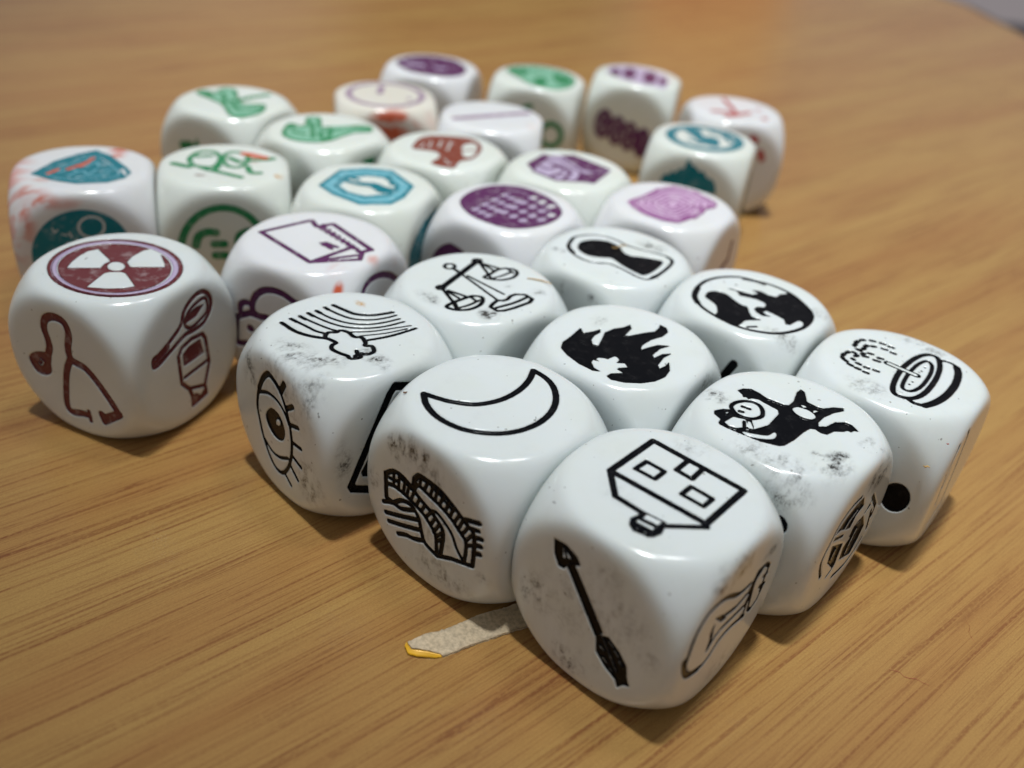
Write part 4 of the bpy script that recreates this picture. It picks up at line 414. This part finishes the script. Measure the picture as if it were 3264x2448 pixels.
    ('t', 'G', 'pale green body of a crawling creature', [('F', 0, [(-5.79, 3.49), (-2.31, 5.62), (-2.07, 3.55), (-0.17, 3.83), (2.01, 5.83), (3.39, 4.7), (0.16, 1.21), (1.16, -0.09), (-2.29, -3.08), (-4.69, -3.84), (-7.07, -1.18), (-7.19, 1.55)]), ('F', 0, [(-0.09, 0.97), (3.38, -0.55), (7.04, -3.62), (4.62, -5.79), (2.21, -4.2), (-1.07, -4.12), (-4.02, -3.81)])]),
    ('t', 'g', 'green outline of a crawling creature', [('C', 0.4, [(-5.79, 3.49), (-2.31, 5.62), (-2.07, 3.55), (-0.17, 3.83), (2.01, 5.83), (3.39, 4.7), (0.16, 1.21), (1.16, -0.09), (-2.29, -3.08), (-4.69, -3.84), (-7.07, -1.18), (-7.19, 1.55)]), ('C', 0.4, [(-1.85, -0.75), (0.56, -0.97), (2.87, -1.99), (5.57, -2.39), (6.39, -4.21), (4.8, -5.47), (2.31, -4.11), (-1.07, -4.12), (-3.85, -3.95)]), ('s', 0.5, [(-4.67, 2.54), (-4.26, 0.39)]), ('s', 0.5, [(0.63, 3.63), (-4.19, -1.46)]), ('s', 0.7, [(-3.06, 4.84), (-3.45, 3.79)]), ('s', 0.5, [(4.04, -2.51), (5.51, -4.68)])]),
    ('r', 'g', 'dark green base of a hidden symbol', [('f', 0, [(-1.44, 7.17), (1.66, 7.13), (1.33, 5.51), (-1.1, 5.88)])])],
'clock': [
    ('t', 'r', 'greyish purple clock face ring', [('C', 0.7, [(6.83, -0.99), (6.29, -2.97), (5.26, -4.71), (3.83, -6.1), (2.12, -7.03), (0.26, -7.44), (-1.62, -7.3), (-3.37, -6.64), (-4.86, -5.49), (-5.99, -3.95), (-6.66, -2.1), (-6.8, -0.1), (-6.4, 1.9), (-5.47, 3.75), (-4.07, 5.27), (-2.31, 6.33), (-0.34, 6.83), (1.68, 6.71), (3.54, 5.99), (5.11, 4.72), (6.22, 3.03), (6.81, 1.07)]), ('s', 0.8, [(-0.35, 4.54), (-1, 0.48)]), ('s', 0.5, [(4.13, -2.41), (4.21, -2.82)])])],
'mask': [
    ('t', 'P', 'pale eyes of the mask', [('F', 0, [(-1.61, 6.32), (0.59, 5.2), (0.96, 2.23), (0.18, -0.47), (0.08, -3.25), (-2.47, -3.98), (-4.07, -1.75), (-4.69, 3.47)])]),
    ('t', 'p', 'dark purple oval mask with pale eyes', [('F', 0, [(-2.12, 7.13), (1.82, 6.84), (4.91, 5.04), (6.77, 1.52), (5.81, -3.47), (0.7, -7.18), (-4.1, -7.44), (-6.91, -4.68), (-7.55, -0.43), (-6.48, 3.49)]), ('z', 1.5, [(-2.2, 4.9), (-1.55, 1.9)]), ('z', 1.3, [(-1.83, -1.53), (-1.65, -2.99)])])],
'dash': [
    ('t', 'r', 'greyish purple straight bar', [('s', 1.1, [(-6.15, -4.08), (6.14, 3.62)])])],
'leaf': [
    ('t', 'G', 'pale green disc', [('F', 0, [(0.76, 7.1), (4.7, 5.57), (6.99, 1.4), (5.94, -3.46), (1.83, -6.9), (-3.89, -7.36), (-7.51, -4.54), (-7.61, -0.2), (-4.4, 2.87)])]),
    ('t', 'g', 'green leaf marks', [('F', 0, [(1.09, 6.88), (3.71, 4.72), (2.63, 2.63), (-0.84, 3.08), (-1.9, 4.04)]), ('F', 0, [(-2.19, 0.67), (-1.52, -1.58), (-6.69, -2.34), (-6.76, -0.31)]), ('F', 0, [(3.69, -2.36), (1.9, -6.04), (-3.29, -6.96), (-3.96, -4.73), (-0.19, -3.11)]), ('s', 0.7, [(3.57, 1.92), (2.49, -0.15)]), ('C', 0.3, [(0.76, 7.1), (4.7, 5.57), (6.99, 1.4), (5.94, -3.46), (1.83, -6.9), (-3.89, -7.36), (-7.51, -4.54), (-7.61, -0.2), (-4.4, 2.87)])]),
    ('l', 'g', 'dark green ring', [('C', 0.8, [(-7.23, 0.94), (-7.18, 0.05), (-6.81, -0.77), (-6.19, -1.38), (-5.4, -1.69), (-4.56, -1.65), (-3.82, -1.26), (-3.27, -0.58), (-3.02, 0.27), (-3.08, 1.17), (-3.46, 1.98), (-4.08, 2.58), (-4.87, 2.88), (-5.69, 2.83), (-6.42, 2.45), (-6.97, 1.79)]), ('s', 0.7, [(1.08, 5.23), (-0.33, 5.88)])])],
'block': [
    ('t', 'P', 'pale purple row of blocks', [('f', 0, [(-1.98, 6.81), (3.64, 6.84), (6.73, 2.69), (6.24, -1.55), (2.93, -5.76), (-2.2, -7.05), (-6.67, -6.61), (-7.32, -2.49), (-5.49, 2.65)])]),
    ('t', 'p', 'dark purple blobs in a row', [('F', 0, [(-0.66, 3.82), (-2.45, 3.81), (-3.59, 4.25), (-3.65, 4.96), (-2.61, 5.68), (-0.85, 6.14), (0.97, 6.16), (2.15, 5.73), (2.21, 5), (1.13, 4.27)]), ('F', 0, [(0.1, 0.5), (-2.52, 0.49), (-4.16, 1.03), (-4.24, 1.92), (-2.72, 2.84), (-0.15, 3.43), (2.53, 3.48), (4.26, 2.94), (4.34, 2.01), (2.73, 1.08)]), ('F', 0, [(-0.64, -4.11), (-3.5, -4.09), (-5.28, -3.54), (-5.36, -2.66), (-3.7, -1.77), (-0.88, -1.2), (2.05, -1.17), (3.94, -1.73), (4.02, -2.64), (2.25, -3.56)]), ('F', 0, [(-2.09, -6.44), (-3.85, -6.43), (-4.95, -6.1), (-4.99, -5.59), (-3.96, -5.08), (-2.24, -4.76), (-0.46, -4.77), (0.68, -5.09), (0.73, -5.62), (-0.34, -6.14)])]),
    ('l', 'p', 'dark purple row of overlapping rings', [('F', 0, [(2.81, 0.67), (3.04, -0.74), (3.63, -1.88), (4.46, -2.51), (5.36, -2.51), (6.15, -1.87), (6.68, -0.73), (6.83, 0.68), (6.58, 2.09), (5.99, 3.2), (5.17, 3.81), (4.28, 3.81), (3.5, 3.19), (2.97, 2.07)]), ('F', 0, [(-0.17, -0.35), (0.04, -1.76), (0.57, -2.9), (1.33, -3.54), (2.16, -3.54), (2.9, -2.9), (3.39, -1.76), (3.53, -0.34), (3.32, 1.07), (2.78, 2.19), (2.02, 2.8), (1.21, 2.8), (0.48, 2.18), (-0.01, 1.06)]), ('F', 0, [(-2.94, -1.11), (-2.75, -2.53), (-2.23, -3.68), (-1.47, -4.32), (-0.64, -4.32), (0.09, -3.68), (0.59, -2.53), (0.75, -1.11), (0.54, 0.3), (0.01, 1.42), (-0.73, 2.04), (-1.55, 2.04), (-2.27, 1.41), (-2.77, 0.29)]), ('F', 0, [(-5.9, -2.01), (-5.71, -3.43), (-5.2, -4.58), (-4.46, -5.22), (-3.63, -5.22), (-2.89, -4.58), (-2.38, -3.43), (-2.21, -2), (-2.41, -0.59), (-2.93, 0.53), (-3.66, 1.15), (-4.48, 1.15), (-5.21, 0.53), (-5.71, -0.6)]), ('Z', 0.16, [(0.76, -0.34), (0.95, -1.53), (1.43, -2.27), (2.01, -2.27), (2.46, -1.53), (2.61, -0.34), (2.4, 0.84), (1.93, 1.56), (1.36, 1.56), (0.91, 0.83)]), ('Z', 0.16, [(-2.02, -1.11), (-1.83, -2.3), (-1.36, -3.04), (-0.79, -3.04), (-0.34, -2.3), (-0.18, -1.11), (-0.37, 0.07), (-0.84, 0.8), (-1.41, 0.8), (-1.86, 0.07)]), ('Z', 0.16, [(3.89, 0.68), (4.1, -0.51), (4.58, -1.24), (5.16, -1.24), (5.6, -0.5), (5.74, 0.68), (5.53, 1.86), (5.04, 2.58), (4.47, 2.58), (4.03, 1.85)])])],
'city': [
    ('t', 't', 'teal ring with a scene inside', [('C', 1.35, [(0.7, -6.19), (-1.11, -6.1), (-2.83, -5.53), (-4.33, -4.54), (-5.51, -3.21), (-6.29, -1.64), (-6.6, 0.06), (-6.42, 1.75), (-5.76, 3.31), (-4.67, 4.62), (-3.21, 5.57), (-1.51, 6.08), (0.32, 6.1), (2.12, 5.6), (3.74, 4.63), (5.03, 3.26), (5.87, 1.59), (6.19, -0.21), (5.95, -1.99), (5.2, -3.6), (3.99, -4.9), (2.45, -5.78)]), ('F', 0, [(3.11, 4.55), (4.24, 1.54), (1.21, 0.5), (1.17, -2.12), (-3.49, -3.08), (-3.63, -0.29), (-0.74, 2.01)]), ('s', 0.7, [(4.55, -0.28), (3.31, -3.9)]), ('s', 0.7, [(3.49, -2.82), (0.32, -4.83)]), ('s', 0.6, [(-2.82, 2.42), (-3.94, 0.17)])]),
    ('l', 't', 'dark teal skyline of spires', [('f', 0, [(5.3, 3.7), (4.62, 4.91), (3.95, 4.79), (3.6, 5.66), (2.91, 5.41), (2.31, 6.32), (1.55, 6.35), (1.29, 7.57), (1, 8.41), (0.29, 7.39), (-0.59, 7.06), (-1.23, 6.41), (-1.93, 6.69), (-2.8, 5.56), (-3.55, 5.59), (-4.34, 4.84), (-4.87, 2.97), (-0.19, 2.75), (5.14, 2.8)])]),
    ('r', 't', 'dark green panel, seen edge on', [('f', 0, [(-5, -5), (5, -5.5), (5.2, 3.5), (2, 5.2), (-4.6, 4)])])],
'red': [
    ('t', 'e', 'red dancing figure', [('s', 0.8, [(-5.16, -3.27), (-2.97, -3.13), (-1.05, -4.88), (2.42, -2.3)]), ('s', 0.6, [(-1.02, 6.02), (-0.76, 1.7), (-0.53, -3.84)]), ('s', 0.8, [(-2.98, -5.85), (-0.75, -4.8)]), ('s', 0.6, [(4.83, 0.41), (4.94, 0.25)]), ('s', 0.6, [(4.61, -5.16), (4.84, -5.99)])]),
    ('r', 'e', 'red marks on the side', [('s', 0.8, [(1.96, 6.82), (2.79, 6.32)]), ('s', 0.8, [(4.21, 4), (4.8, 2.75)])])]}
SMUDGES = [
    ('rainbow', 't', -7.01, -0.36, 1.6, 2.6, 0.8, 'k'),
    ('rainbow', 't', -6.12, -2.95, 1.4, 1.4, 0.9, 'k'),
    ('rainbow', 't', -4.32, -4.4, 1.3, 1.3, 0.6, 'k'),
    ('rainbow', 't', -1.02, -6.18, 1.2, 2.4, 0.9, 'k'),
    ('rainbow', 'l', 4.96, 5.35, 1.3, 2.6, 0.85, 'k'),
    ('rainbow', 'l', -6.04, -3.24, 2.2, 3.0, 0.75, 'k'),
    ('rainbow', 'l', -5.83, 7.46, 1.0, 2.6, 0.6, 'k'),
    ('moon', 'l', 4.14, 6.16, 1.6, 1.5, 1.3, 'k'),
    ('moon', 'l', 1.4, 6.85, 2.2, 1.6, 1.0, 'k'),
    ('moon', 'l', -1.14, 5.82, 1.0, 2.0, 0.8, 'k'),
    ('moon', 'l', 7.62, 0.21, 0.9, 1.3, 0.9, 'k'),
    ('moon', 'l', -2.76, -5.95, 4, 1.5, 0.5, 'k'),
    ('moon', 'l', -7.9, -2.72, 0.9, 0.9, 0.6, 'k'),
    ('house', 'l', 5.82, -1.68, 1.6, 2.2, 0.8, 'k'),
    ('house', 'l', 1.11, -6.84, 2.0, 1.4, 0.8, 'k'),
    ('house', 'l', -1.37, 6.15, 1.6, 1.2, 0.35, 'k'),
    ('house', 'l', -7.0, -0.21, 1.2, 1.5, 0.45, 'k'),
    ('house', 'l', -4.02, 2.74, 2, 2, 0.3, 'k'),
    ('house', 'r', -0.87, 7.43, 1.9, 1.4, 1.1, 'k'),
    ('house', 'r', -3.76, 7.12, 1.8, 1.6, 0.9, 'k'),
    ('house', 'r', 4.78, 5.3, 1.5, 0.8, 0.8, 'k'),
    ('house', 'r', 0.19, -6.55, 3, 1.6, 0.5, 'k'),
    ('house', 't', 6.67, 1.42, 1.8, 1.8, 0.3, 'k'),
    ('house', 't', -3.98, 2.15, 1.5, 1.5, 0.25, 'k'),
    ('troll', 't', -3.83, -6.66, 2.2, 1.6, 1.1, 'k'),
    ('troll', 't', -2.0, -6.81, 1.0, 0.9, 1.2, 'k'),
    ('troll', 't', -3.72, -4.89, 0.7, 0.7, 1.2, 'k'),
    ('troll', 't', -7.38, -3.86, 1.6, 2.0, 0.7, 'k'),
    ('troll', 't', -7.65, -0.49, 1.6, 2.6, 0.5, 'k'),
    ('troll', 't', -2.49, 7.39, 1.2, 1.6, 0.7, 'k'),
    ('troll', 'r', 2.49, 6.71, 2.6, 2.0, 1.1, 'k'),
    ('troll', 'l', -4.95, 7.46, 2.2, 1.6, 0.8, 'k'),
    ('troll', 'r', 4.14, -8.51, 4, 1.2, 0.5, 'k'),
    ('fountain', 't', -6.97, 1.16, 1.6, 2.2, 0.6, 'k'),
    ('fountain', 't', 7.29, -0.06, 1.4, 3.2, 0.6, 'k'),
    ('scales', 't', -7.15, 0.76, 1.0, 1.9, 0.9, 'k'),
    ('scales', 't', -3.93, -6.3, 1.2, 1.2, 1.4, 'k'),
    ('scales', 't', 4.76, -5.65, 0.9, 0.9, 0.9, 'k'),
    ('scales', 't', 2.75, -2.48, 0.6, 0.6, 0.6, 'k'),
    ('keyhole', 't', 5.61, -2.0, 1.6, 2.2, 0.9, 'k'),
    ('keyhole', 't', -5.03, 6.02, 0.9, 1.2, 0.6, 'k'),
    ('keyhole', 'l', 1.39, 7.07, 0.8, 1.0, 1.0, 'k'),
    ('keyhole', 'l', -2.9, 6.98, 0.8, 0.8, 1.1, 'k'),
    ('globe', 't', -5.43, -6.78, 1.2, 2.2, 0.7, 'k'),
    ('globe', 't', 3.37, -7.36, 1.5, 1.2, 0.5, 'k'),
    ('flame', 'r', 2.43, 7.33, 2.4, 1.4, 0.6, 'k'),
    ('flame', 't', 2.22, 4.75, 1.6, 1.2, 0.25, 'k'),
    ('shield', 't', 4.31, 5.43, 1.4, 2.6, 3.2, 'o'),
    ('shield', 't', -4.82, -4.98, 1.2, 0.8, 1.5, 'o'),
    ('shield', 'r', -5.19, 8.32, 2.4, 1.2, 2.2, 'o'),
    ('shield', 'r', -6.96, 6.13, 1.4, 4.5, 1.8, 'o'),
    ('shield', 'l', -1.6, 3.81, 9, 8, 1.3, 'o'),
    ('shield', 'r', -6.92, 9.16, 1.6, 2.6, 2.2, 'o'),
    ('shield', 'r', -2.33, 7.83, 3.5, 0.9, 1.2, 'o'),
    ('notebook', 't', -0.39, -8.77, 1.1, 0.7, 1.3, 'o'),
    ('notebook', 't', -5.28, -6.58, 1.5, 1.0, 0.5, 'o'),
    ('notebook', 'r', 3.62, 7.49, 0.9, 0.8, 1.3, 'o'),
    ('notebook', 't', -7.36, -8.17, 1.1, 0.6, 5, 'o'),
    ('clock', 'r', 0.68, 6.55, 4.2, 2.6, 6.5, 'o'),
    ('clock', 'r', 7.86, 7.79, 1.6, 3, 0.8, 'o'),
    ('dash', 't', -3.5, -10.78, 1.2, 1.2, 0.4, 'o'),
    ('dash', 't', 7.22, -3.81, 1.2, 1.6, 0.4, 'o'),
    ('brown', 't', -2.96, -10.86, 1.3, 1.3, 0.5, 'y'),
    ('green', 't', 7.8, -4.4, 0.7, 0.7, 2.5, 'y'),
    ('green', 't', -3.24, -4.51, 0.8, 0.6, 1.6, 'n'),
    ('green', 't', 4.29, 2.7, 1.0, 2.3, 1.6, 'o'),
    ('print', 't', -0.59, 8.85, 1.5, 1.5, 0.2, 'k'),
    ('rainbow', 'r', -7.4, 0.66, 1.0, 2.6, 0.7, 'k'),
    ('rainbow', 't', 4.47, 4.21, 0.5, 1.0, 0.9, 'y'),
    ('rainbow', 'l', -2.4, 6.66, 5, 5, 0.35, 'k'),
    ('moon', 'l', -0.65, 0.15, 6, 6, 0.28, 'k'),
    ('house', 'l', -0.14, 0.31, 6, 6, 0.25, 'k'),
    ('troll', 't', 2.38, -7.92, 1.2, 1.5, 0.6, 'k')]
# label of each die; near: engraved in full; group by colour of ink
INFO = {
    'house': ('white die with a black house on top, nearest of all the dice', True, 'k', (0.715, 0.762, 0.768)),
    'moon': ('white die with a black crescent moon on top and a stone bridge on its side', True, 'k', (0.715, 0.762, 0.768)),
    'rainbow': ('white die with a black rainbow and cloud on top and an eye on its side', True, 'k', (0.715, 0.762, 0.768)),
    'troll': ('white die with a black horned monster holding a child on top', True, 'k', (0.715, 0.762, 0.768)),
    'flame': ('white die with a solid black fire on top, behind the house die', True, 'k', (0.715, 0.762, 0.768)),
    'fountain': ('white die with a black drinking fountain on top, rightmost of the black ones', True, 'k', (0.715, 0.762, 0.768)),
    'scales': ('white die with black balance scales on top', True, 'k', (0.715, 0.762, 0.768)),
    'globe': ('white die with a black globe of continents on top', True, 'k', (0.715, 0.762, 0.768)),
    'keyhole': ('white die with a black keyhole on top', True, 'k', (0.715, 0.762, 0.768)),
    'radiation': ('white die with a maroon radiation sign on top, standing apart at left', True, 'm', (0.715, 0.762, 0.768)),
    'notebook': ('white die with a purple sheet and ring notebook on top, behind the rainbow die', True, 'p', (0.755, 0.765, 0.79)),
    'tower': ('white die with a purple disc of lit windows on top', True, 'p', (0.755, 0.765, 0.79)),
    'print': ('white die with pale violet tree rings on top', True, 'p', (0.755, 0.765, 0.79)),
    'octagon': ('white die with a teal octagon on top', False, 't', (0.735, 0.775, 0.735)),
    'brown': ('white die with a brown tree like shape on top', False, 'm', (0.735, 0.775, 0.735)),
    'box': ('white die with a dark purple patterned box on top', False, 'p', (0.735, 0.775, 0.735)),
    'shield': ('white die with a teal shield on top and orange stains, at far left', False, 't', (0.755, 0.765, 0.79)),
    'green': ('white die with two green creatures on top and a green smiling face', False, 'g', (0.735, 0.775, 0.735)),
    'fly': ('white die with a green flying insect on top, back left corner of the group', False, 'g', (0.735, 0.775, 0.735)),
    'worm': ('white die with a green crawling creature on top', False, 'g', (0.735, 0.775, 0.735)),
    'clock': ('cream stained die with a grey purple clock ring on top', False, 'p', (0.74, 0.71, 0.64)),
    'mask': ('blurred white die with a dark purple oval mask on top, leftmost of the back row', False, 'p', (0.755, 0.765, 0.79)),
    'dash': ('blurred white die with one straight grey purple bar on top', False, 'p', (0.755, 0.765, 0.79)),
    'leaf': ('blurred white die with a round green patch on top and green ring', False, 'g', (0.735, 0.775, 0.735)),
    'block': ('blurred white die with a purple row of blocks above dark purple rings', False, 'p', (0.735, 0.775, 0.735)),
    'city': ('white die with a teal ring on top and teal spires on its front', False, 't', (0.735, 0.775, 0.735)),
    'red': ('blurred white die with a red dancing figure on top, at far right of the back', False, 'm', (0.755, 0.765, 0.79))}
GROUP = {'k': 'dice with black symbols', 'p': 'dice with purple symbols', 't': 'dice with teal symbols', 'g': 'dice with green symbols', 'm': 'dice with maroon symbols'}
for idx, (key, (x, y, yaw)) in enumerate(DICE.items()):
    label, near, grp, tint = INFO[key]
    root = bpy.data.objects.new('story_die', None); COL.objects.link(root); root.location = (x, y, 0.00003); root.rotation_euler = (0, 0, yaw); root.empty_display_size = .005
    tag(root, label, 'die', GROUP[grp])
    fields = {}; made = []; carve_k = .3 if key in ('tower', 'print') else 1
    for face, ikey, slabel, ops in SYMBOLS[key]:
        ax, S = field(ops, {'troll': .0, 'rainbow': .05, 'fountain': .06, 'scales': .09, 'notebook': .24, 'green': .34, 'fly': .24, 'worm': .24, 'clock': .26, 'dash': .32, 'red': .30, 'print': .10}.get(key, .09 if near else .17)); S = ragged(ax, S, .035 if near else .0)
        if face in fields and near: S0 = fields[face][1]; fields[face] = (ax, np.minimum(S0, S))
        else: fields[face] = (ax, S)
        o = link('symbol', symbol_mesh(ax, S, face, carve_k if near else 0, 0 if ikey in 'GTPV' else (.03 if ikey == 'o' else .015)), INK[ikey]); o['label'] = slabel; made.append(o)
    sm = [s[1:] for s in SMUDGES if s[0] == key]
    me = body_mesh(fields if near else {}, 56 if near else 36, 4 if near else 1, .30 * carve_k)
    b = link('body', me, die_material('die_plastic', idx + 1, tint, sm, .012 if grp == 'k' else .0), root)
    b.location = (0, 0, HA)
    for o in made: o.parent = root; o.location = (0, 0, HA)

# ------------------------------------------------------------------ table
import bmesh
def slab(name, pts, z0, z1, mat, parent=None, bev=0):
    bm = bmesh.new(); lo = [bm.verts.new((x, y, z0)) for x, y in pts]; hi = [bm.verts.new((x, y, z1)) for x, y in pts]
    bm.faces.new(hi); bm.faces.new(lo[::-1]); n = len(pts)
    for i in range(n): bm.faces.new((lo[i], lo[(i + 1) % n], hi[(i + 1) % n], hi[i]))
    if bev: bmesh.ops.bevel(bm, geom=[e for e in bm.edges if all(abs(v.co.z - z1) < 1e-6 for v in e.verts)], offset=bev, segments=4, affect='EDGES', profile=.5)
    bmesh.ops.recalc_face_normals(bm, faces=bm.faces); me = bpy.data.meshes.new(name); bm.to_mesh(me); bm.free()
    return link(name, me, mat, parent, smooth=False)
table = bpy.data.objects.new('table', None); COL.objects.link(table); tag(table, 'light wood grain laminate table under all the dice', 'table')
TX = .1905
outline = [(-.75, -.5), (TX + .013, -.5), (TX + .010, .30), (TX + .003, .47), (TX - .03, .56), (TX - .10, .62), (-.75, .64)]
slab('table_top', outline, -.025, 0, WOOD, table)
EDGE = plain('dark_edging', (.045, .030, .022), .45)
ring_o = [(-.7525, -.5025), (TX + .017, -.5025), (TX + .014, .30), (TX + .007, .473), (TX - .0265, .5640), (TX - .098, .6245), (-.7525, .6425)]
bm = bmesh.new(); rings = []
for z, src in ((-.0252, outline), (-.0252, ring_o), (-.0004, ring_o), (-.0004, outline)):
    rings.append([bm.verts.new((x + (.0001 if src is outline and x > 0 else 0), y, z)) for x, y in src])
for k in range(3):
    a, b_ = rings[k], rings[k + 1]
    for i in range(len(a)): bm.faces.new((a[i], a[(i + 1) % len(a)], b_[(i + 1) % len(a)], b_[i]))
bmesh.ops.recalc_face_normals(bm, faces=bm.faces); me = bpy.data.meshes.new('edging'); bm.to_mesh(me); bm.free()
link('edging', me, EDGE, table, smooth=False)
FLOORM = plain('grey_carpet', (.22, .20, .25), .9, scale=60)
fl = slab('floor', [(-4, -4), (4, -4), (4, 5), (-4, 5)], -.76, -.74, FLOORM); tag(fl, kind='structure')

# ------------------------------------------------------------------ strip of torn card with a yellow foil tip
card = bpy.data.objects.new('card_strip', None); COL.objects.link(card); tag(card, 'torn strip of grey card with a yellow tip, under the front dice', 'card strip')
def thin_sheet(name, lo, hi, zf, th, mat, parent, nu=60, nv=10, jag=0.0):
    # lo, hi: matching polylines along both edges
    lo = np.array(lo); hi = np.array(hi); t = np.linspace(0, 1, nu + 1)
    def at(P):
        L = np.r_[0, np.cumsum(np.linalg.norm(np.diff(P, axis=0), axis=1))]; L /= L[-1]; return np.c_[np.interp(t, L, P[:, 0]), np.interp(t, L, P[:, 1])]
    A, B = at(lo), at(hi); A = A + rng.normal(0, jag, A.shape); B = B + rng.normal(0, jag, B.shape)
    s = np.linspace(0, 1, nv + 1)[None, :, None]; G = A[:, None] * (1 - s) + B[:, None] * s
    X, Y = G[..., 0], G[..., 1]; Z = zf(X, Y); top = np.stack([X, Y, Z + th], -1).reshape(-1, 3); bot = np.stack([X, Y, Z], -1).reshape(-1, 3)
    n = nv + 1; i, j = np.meshgrid(np.arange(nu), np.arange(nv)); k = (i * n + j).ravel()
    q = np.stack([k, k + n, k + n + 1, k + 1], 1); Nn = len(top); qb = q[:, ::-1] + Nn; side = []
    def strip(ids):
        for a, b in zip(ids[:-1], ids[1:]): side.append((a, b, b + Nn, a + Nn))
    strip([r * n for r in range(nu + 1)]); strip([r * n + nv for r in range(nu, -1, -1)]); strip(list(range(nv, -1, -1))); strip([nu * n + c for c in range(nv + 1)])
    me = np_mesh(name, np.concatenate([top, bot]) * .001, Q=np.concatenate([q, qb, np.array(side)]))
    return link(name, me, mat, parent, smooth=False)
zf = lambda X, Y: .06 + .22 * np.exp(-((X + 6.6) / 1.5) ** 2) * (1 - .3 * np.sin(Y)) + .05 * np.sin(X * 1.3 + Y)
CARD = plain('grey_card', (.64, .51, .34), .55, scale=2500, var=.6, bump=.00012)
FOIL = plain('yellow_foil', (.80, .43, .02), .3, scale=500, var=.7, metal=.1)
thin_sheet('card', [(-6.9, 58.95), (-5.6, 58.95), (-4.1, 58.85), (-3.7, 58.6), (-.9, 60.45), (3, 62.8), (7.5, 65.2)], [(-7.35, 59.65), (-6.6, 60.15), (-5.4, 61.15), (-3.8, 62.0), (-1.1, 64.05), (.8, 65.1), (4.5, 67.2)], zf, .20, CARD, card, jag=.035)
thin_sheet('foil_tip', [(-7.5, 59.72), (-7.55, 59.3), (-7.1, 58.45), (-6.2, 58.25), (-5.4, 58.3), (-4.5, 58.35), (-3.8, 58.6)], [(-7.33, 59.68), (-7.2, 59.35), (-6.85, 58.93), (-6.2, 58.93), (-5.5, 58.93), (-4.6, 58.88), (-4.0, 58.82)], lambda X, Y: zf(X, Y) + .02 - .10 * np.clip(58.9 - Y, 0, 1), .10, FOIL, card, nu=26, nv=4, jag=.012)

# ------------------------------------------------------------------ crumbs and fibres
def crumb(name, label, cat, pts, th, mat, parent_loc):
    bm = bmesh.new(); n = len(pts); rr = []
    for i, (x, y, z) in enumerate(pts):
        r = th * (0.5 + .5 * math.sin(math.pi * (i + .5) / n)); ring_ = []
        for k in range(6):
            a = k * math.pi / 3; ring_.append(bm.verts.new((x + random.uniform(-.3, .3) * r, y + r * math.cos(a), z + r * .6 * math.sin(a))))
        rr.append(ring_)
    for a, b_ in zip(rr[:-1], rr[1:]):
        for k in range(6): bm.faces.new((a[k], a[(k + 1) % 6], b_[(k + 1) % 6], b_[k]))
    bm.faces.new(rr[0][::-1]); bm.faces.new(rr[-1]); bmesh.ops.recalc_face_normals(bm, faces=bm.faces)
    me = bpy.data.meshes.new(name); bm.to_mesh(me); bm.free(); o = link(name, me, mat); o.location = parent_loc; tag(o, label, cat); return o
GOLD = plain('golden_fibre', (.62, .38, .12), .5, scale=3000)
BROWNC = plain('brown_crumb', (.16, .07, .03), .6, scale=3000)
REDF = plain('red_fibre', (.45, .05, .04), .6, scale=3000)
crumb('wood_crumb', 'tiny golden crumb stuck to the side of the drinking fountain die', 'crumb', [(-0.000281, 0.000208, -0.000167), (-9.5e-05, 7e-05, -0.000184), (0.0, 0.0, 0.0), (0.000196, -0.000145, -9e-06)], 0.00013, GOLD, (0.044213, 0.078061, 0.014712))
crumb('straw_fibre', 'short straw coloured fibre lying across the black keyhole', 'fibre', [(-0.001186, -0.000757, 0.0), (-0.00061, -0.000835, 0.0), (0.0, 0.0, 0.0), (0.000503, 0.000449, 0.0), (0.000928, 0.000375, 0.0)], 0.00011, GOLD, (0.012569, 0.11495, 0.01918))
crumb('straw_fibre', 'straw coloured fibre on top of the balance scales die', 'fibre', [(-0.00171, 0.000174, 0.0), (-0.000857, 0.000145, 0.0), (0.0, 0.0, 0.0), (0.000753, -0.000284, 0.0), (0.0014, -0.000707, 0.0)], 0.0001, GOLD, (0.002146, 0.102236, 0.01915))
crumb('brown_crumb', 'tiny brown crumb on the left rim of the crescent moon die', 'crumb', [(-0.0002, 1.5e-05, 0.0), (0.0, 0.0, 0.0), (0.00016, 0.00014, 0.0)], 0.00013, BROWNC, (-0.010496, 0.075207, 0.01878))
crumb('red_speck', 'tiny red speck on the side of the drinking fountain die', 'speck', [(-8.1e-05, 6e-05, -2e-06), (0.0, 0.0, 0.0), (6e-05, -4.4e-05, 7.8e-05)], 9e-05, REDF, (0.045003, 0.077563, 0.018106))
crumb('red_fibre', 'thin curly red fibre on the table, the one nearer the house die', 'fibre', [(-0.001826, 0.000821, 0.0), (-0.00129, 0.000786, 0.0), (-0.000787, 0.000639, 0.0), (-0.000499, 0.000145, 0.0), (0.0, 0.0, 0.0), (0.000661, 3.5e-05, 0.0), (0.001185, -0.000369, 0.0), (0.001756, -0.000607, 0.0)], 2.2e-05, REDF, (0.042414, 0.062277, 6e-05))
crumb('red_fibre', 'short thin red fibre on the table, the one farther right', 'fibre', [(0.000246, 0.001537, 0.0), (0.000404, 0.000803, 0.0), (0.0, 0.0, 0.0), (1.2e-05, -0.000735, 0.0), (0.0001, -0.00119, 0.0)], 2.2e-05, REDF, (0.050882, 0.069396, 6e-05))
